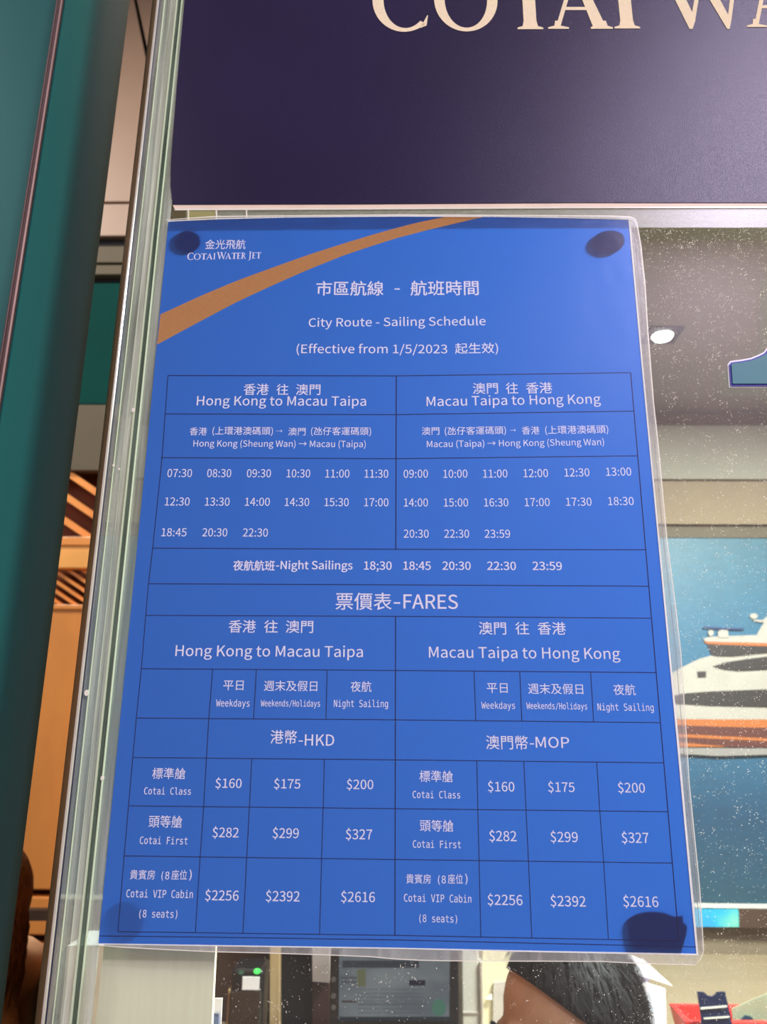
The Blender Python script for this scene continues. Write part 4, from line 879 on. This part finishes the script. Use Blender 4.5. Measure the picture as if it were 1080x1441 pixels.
# head in its own frame: face towards -Y, crown +Z
def head_bm():
    bm = bmesh.new()
    ell(bm, (0, 0.012, 0.02), (0.078, 0.096, 0.094)); ell(bm, (0, -0.02, -0.04), (0.062, 0.07, 0.075)); ell(bm, (0, -0.055, -0.095), (0.03, 0.028, 0.026))
    capsule(bm, (0, -0.088, -0.005), (0, -0.106, -0.04), 0.008, 0.014); ell(bm, (0, -0.086, -0.07), (0.024, 0.012, 0.007)); ell(bm, (0, -0.084, -0.08), (0.02, 0.012, 0.008))
    for s in (-1, 1):
        ell(bm, (s * 0.081, 0.012, -0.025), (0.010, 0.02, 0.032)); ell(bm, (s * 0.031, -0.078, -0.012), (0.016, 0.012, 0.011)); ell(bm, (s * 0.031, -0.084, 0.012), (0.02, 0.01, 0.006)); ell(bm, (s * 0.04, -0.062, -0.045), (0.024, 0.022, 0.022))
    return bm
clerk = thing('person', (HC.x, HC.y + 0.1, 0), 'seated clerk with short black hair and head bent, below the right half of the poster', 'person')
bm = head_bm()
for v in bm.verts: v.co = hm @ v.co
neck = hm @ Vector((0, 0.03, -0.10)); sh = Vector((HC.x + 0.03, HC.y + 0.08, HC.z - 0.22))
capsule(bm, neck, sh, 0.055, 0.062)
pel = Vector((HC.x + 0.02, HC.y + 0.05, HC.z - 0.76)); chest = Vector((HC.x + 0.03, HC.y + 0.07, HC.z - 0.35))
for i in range(6):
    c_ = sh.lerp(pel, i / 5 * .98 + .02) if False else chest.lerp(pel, i / 5)
    ell(bm, c_, (0.17 - 0.015 * math.sin(i / 5 * 3.1), 0.11, 0.11))
for s in (-1, 1):
    S = chest + Vector((s * 0.17, 0, 0.06)); E = S + Vector((s * 0.05, -0.08, -0.26)); Wt = E + Vector((-s * 0.06, -0.22, 0.02))
    capsule(bm, chest + Vector((0, 0, 0.06)), S, 0.07, 0.055); capsule(bm, S, E, 0.052, 0.042); capsule(bm, E, Wt, 0.04, 0.026); hand(bm, Wt, (-s * 0.15, -1, 0), -s)
    Hh = pel + Vector((s * 0.09, 0, -0.02)); K = Hh + Vector((s * 0.04, -0.42, 0.02)); A2 = K + Vector((0, 0.05, -0.47))
    capsule(bm, Hh, K, 0.08, 0.058); capsule(bm, K, A2, 0.056, 0.038); capsule(bm, A2 + Vector((0, 0.02, -0.02)), A2 + Vector((0, -0.16, -0.04)), 0.038, 0.03)
body = remesh('body', bm, skin_mat('clerk_skin', (196, 150, 116)), clerk, 0.007, 5)
# dark uniform over the torso, a slightly larger shell
bm = bmesh.new()
capsule(bm, sh + Vector((0, 0.01, -0.05)), chest, 0.08, 0.12)
for i in range(6): ell(bm, chest.lerp(pel, i / 5), (0.178 - 0.015 * math.sin(i / 5 * 3.1), 0.118, 0.115))
for s in (-1, 1):
    S = chest + Vector((s * 0.17, 0, 0.06)); E = S + Vector((s * 0.05, -0.08, -0.26)); Wt = E + Vector((-s * 0.06, -0.22, 0.02))
    capsule(bm, chest + Vector((0, 0, 0.06)), S, 0.08, 0.063); capsule(bm, S, E, 0.060, 0.050); capsule(bm, E, E.lerp(Wt, .9), 0.049, 0.036)
remesh('uniform', bm, pbr('navy_uniform', (28, 32, 52), 0.8, var=0.1, sc=200), clerk, 0.008, 4)
# hair: cap plus individual tufts
def hairmat(name, rgb):
    m, t, out = nt(name); b = t.nodes.new('ShaderNodeBsdfPrincipled'); n = noise(t, (1, 1, 0.15), 260, 3)
    c = s2l(rgb); r = ramp(t, n.outputs['Fac'], [(0.35, tuple(v * .5 for v in c[:3]) + (1,)), (0.7, tuple(min(1, v * 1.7) for v in c[:3]) + (1,))])
    t.links.new(r.outputs[0], b.inputs['Base Color']); b.inputs['Roughness'].default_value = 0.62; b.inputs['Specular IOR Level'].default_value = 0.22; t.links.new(b.outputs[0], out.inputs[0]); return m
M['hair'] = hairmat('black_hair', (13, 11, 12))
bm = bmesh.new(); bmesh.ops.create_uvsphere(bm, u_segments=40, v_segments=28, radius=1)
# hairline: a clean cut, high over the forehead (-y) and low at the nape
bmesh.ops.bisect_plane(bm, geom=bm.verts[:] + bm.edges[:] + bm.faces[:], plane_co=(0, 0, -.10), plane_no=(0, .68, .73), clear_inner=True)
for v in bm.verts:
    x, y, z = v.co; v.co = Vector((x * 0.083, 0.012 + y * 0.101, 0.018 + z * 0.100))
geo = bmesh.ops.extrude_face_region(bm, geom=bm.faces[:])
for g in [g for g in geo['geom'] if isinstance(g, bmesh.types.BMVert)]: g.co = Vector((g.co.x * .93, g.co.y * .93 + .001, g.co.z * .93))
bmesh.ops.recalc_face_normals(bm, faces=bm.faces)
# tufts: thin tapered blades combed from the crown
rnd = random.Random(3)
for k in range(2200):
    th = rnd.uniform(0, 2 * math.pi); ph = rnd.uniform(0.05, 1.9)
    d = Vector((math.sin(ph) * math.sin(th), math.sin(ph) * math.cos(th), math.cos(ph)))
    if .8 * d.z + .75 * d.y < -.08: continue
    p0 = Vector((d.x * .086, .012 + d.y * .103, .02 + d.z * .103))
    ph2 = ph + rnd.uniform(.22, .42); th2 = th + rnd.uniform(-.12, .12)
    d2 = Vector((math.sin(ph2) * math.sin(th2), math.sin(ph2) * math.cos(th2), math.cos(ph2)))
    if .8 * d2.z + .75 * d2.y < -.13: continue
    p1 = Vector((d2.x * .090, .012 + d2.y * .107, .02 + d2.z * .107))
    mid = (p0 + p1) / 2 + (d + d2).normalized() * .0035
    sd = (p1 - p0).cross(d).normalized() * rnd.uniform(.0006, .0012)
    vs = [bm.verts.new(q) for q in (p0 - sd, p0 + sd, mid + sd, mid - sd, p1)]
    bm.faces.new((vs[0], vs[1], vs[2], vs[3])); bm.faces.new((vs[3], vs[2], vs[4]))
for v in bm.verts: v.co = hm @ v.co
me = bpy.data.meshes.new('hair'); bm.to_mesh(me); bm.free(); me.materials.append(M['hair'])
for p in me.polygons: p.use_smooth = True
ho = bpy.data.objects.new('hair', me); COL.objects.link(ho); ho.parent = clerk; ho.matrix_parent_inverse = clerk.matrix_basis.inverted()
# eyes and brows
for s in (-1, 1):
    for nm, mt, c_, r_ in (('eye', M['white'], (s * .031, -.083, -.012), (.010, .007, .006)), ('eyebrow', M['hair'], (s * .031, -.094, .014), (.017, .004, .003))):
        bm = bmesh.new(); ell(bm, c_, r_)
        for v in bm.verts: v.co = hm @ v.co
        me = bpy.data.meshes.new(nm); bm.to_mesh(me); bm.free(); me.materials.append(mt)
        o = bpy.data.objects.new(nm, me); COL.objects.link(o); o.parent = clerk; o.matrix_parent_inverse = clerk.matrix_basis.inverted()
# chair of the clerk
cch = thing('office_chair', (pel.x, pel.y, 0), 'dark office chair under the seated clerk behind the counter', 'chair')
box('seat', pel.x - .22, pel.x + .22, pel.y - .25, pel.y + .15, pel.z - .16, pel.z - .10, M['black'], cch, .02, 3)
box('column', pel.x - .02, pel.x + .02, pel.y - .05, pel.y - .01, .06, pel.z - .16, M['black'], cch)
for k in range(5):
    o = box('leg', .0, .26, -.02, .02, .0, .05, M['black'], None, .004); o.location = (pel.x, pel.y - .03, 0); o.rotation_euler.z = k * 2 * math.pi / 5 + .3
    o.parent = cch; o.matrix_parent_inverse = Matrix.Translation(-cch.location)

# woman standing in the hall, mostly hidden by the pillar
WC = P(-55, 1284, 0.95)
wm = Matrix.Translation(WC) @ Euler((0, 0, R(-90))).to_matrix().to_4x4()
wo = thing('person', (WC.x, WC.y, 0), 'person with long brown hair and peach top beyond the teal pillar, lower left', 'person')
bm = head_bm()
for v in bm.verts: v.co = wm @ v.co
neck = WC + Vector((0, 0, -.10)); base = WC + Vector((0, 0.01, -.13)); capsule(bm, neck, base, .052, .058)
ch2 = WC + Vector((0, .01, -.22)); hp = WC + Vector((0, .01, -.62))
for i in range(7):
    q = i / 6; ell(bm, ch2.lerp(hp, q), (.09, .15 - .035 * math.sin(q * 3.14), .10))
for s in (-1, 1):
    S = ch2 + Vector((s * .035, s * .14, .09)); E = S + Vector((-.01, s * .04, -.29)); Wt = E + Vector((-.06, 0, -.24))
    capsule(bm, ch2 + Vector((0, 0, .10)), S, .065, .05); capsule(bm, S, E, .046, .038); capsule(bm, E, Wt, .036, .024); hand(bm, Wt, (-.6, 0.01, -.8), s)
    Hh = hp + Vector((0, s * .08, -.02)); K = Hh + Vector((-.01, s * .01, (0.42 - Hh.z))); A2 = Vector((K.x + .02, K.y, .08))
    capsule(bm, Hh, K, .082, .055); capsule(bm, K, A2, .053, .036); capsule(bm, Vector((A2.x + .02, A2.y, .045)), Vector((A2.x - .15, A2.y, .035)), .038, .03)
remesh('body', bm, skin_mat('woman_skin', (222, 176, 142)), wo, .008, 5)
bm = bmesh.new()
capsule(bm, base + Vector((0, 0, -.06)), ch2, .07, .12)
for i in range(7):
    q = i / 6; ell(bm, ch2.lerp(hp, q), (.10, .16 - .035 * math.sin(q * 3.14), .105))
for s in (-1, 1):
    S = ch2 + Vector((s * .035, s * .14, .09)); E = S + Vector((-.01, s * .04, -.29)); Wt = E + Vector((-.06, 0, -.24))
    capsule(bm, ch2 + Vector((0, 0, .10)), S, .076, .06); capsule(bm, S, E, .056, .046); capsule(bm, E, E.lerp(Wt, .92), .044, .033)
remesh('top', bm, pbr('peach_knit', (255, 206, 164), .8, var=.1, sc=160, scale=(1, 1, 3)), wo, .008, 4)
M['hair2'] = hairmat('brown_hair', (112, 74, 46))
bm = bmesh.new(); ell(bm, WC + Vector((.012, 0, .025)), (.098, .096, .102))
rnd = random.Random(5)
remesh_done = remesh('hair', bm, M['hair2'], wo, .006, 2)
bm = bmesh.new()
for k in range(260):                          # locks falling to the shoulder, each a tapered tube
    a0 = rnd.uniform(-1.9, 1.9); x0_, y0_ = .092 * math.cos(a0), .092 * math.sin(a0)
    L = rnd.uniform(.09, .165); pts = []
    for j in range(6):
        q = j / 5; pts.append(WC + Vector((x0_ * (1 + .12 * math.sin(q * 2.6)) + rnd.gauss(0, .0015) + .006 * q, y0_ * (1 + .1 * q), .02 - L * q)))
    r0 = rnd.uniform(.003, .006); prev = None
    for j, p in enumerate(pts):
        r = r0 * (1 - .85 * j / 5); ring = [bm.verts.new(p + Vector((r * math.cos(i * 1.2566), r * math.sin(i * 1.2566), 0))) for i in range(5)]
        if prev:
            for i in range(5): bm.faces.new((prev[i], prev[(i + 1) % 5], ring[(i + 1) % 5], ring[i]))
        prev = ring
me = bpy.data.meshes.new('hair_locks'); bm.to_mesh(me); bm.free(); me.materials.append(M['hair2'])
for p in me.polygons: p.use_smooth = True
o = bpy.data.objects.new('hair_locks', me); COL.objects.link(o); o.parent = wo; o.matrix_parent_inverse = wo.matrix_basis.inverted(); o['kind'] = 'stuff'
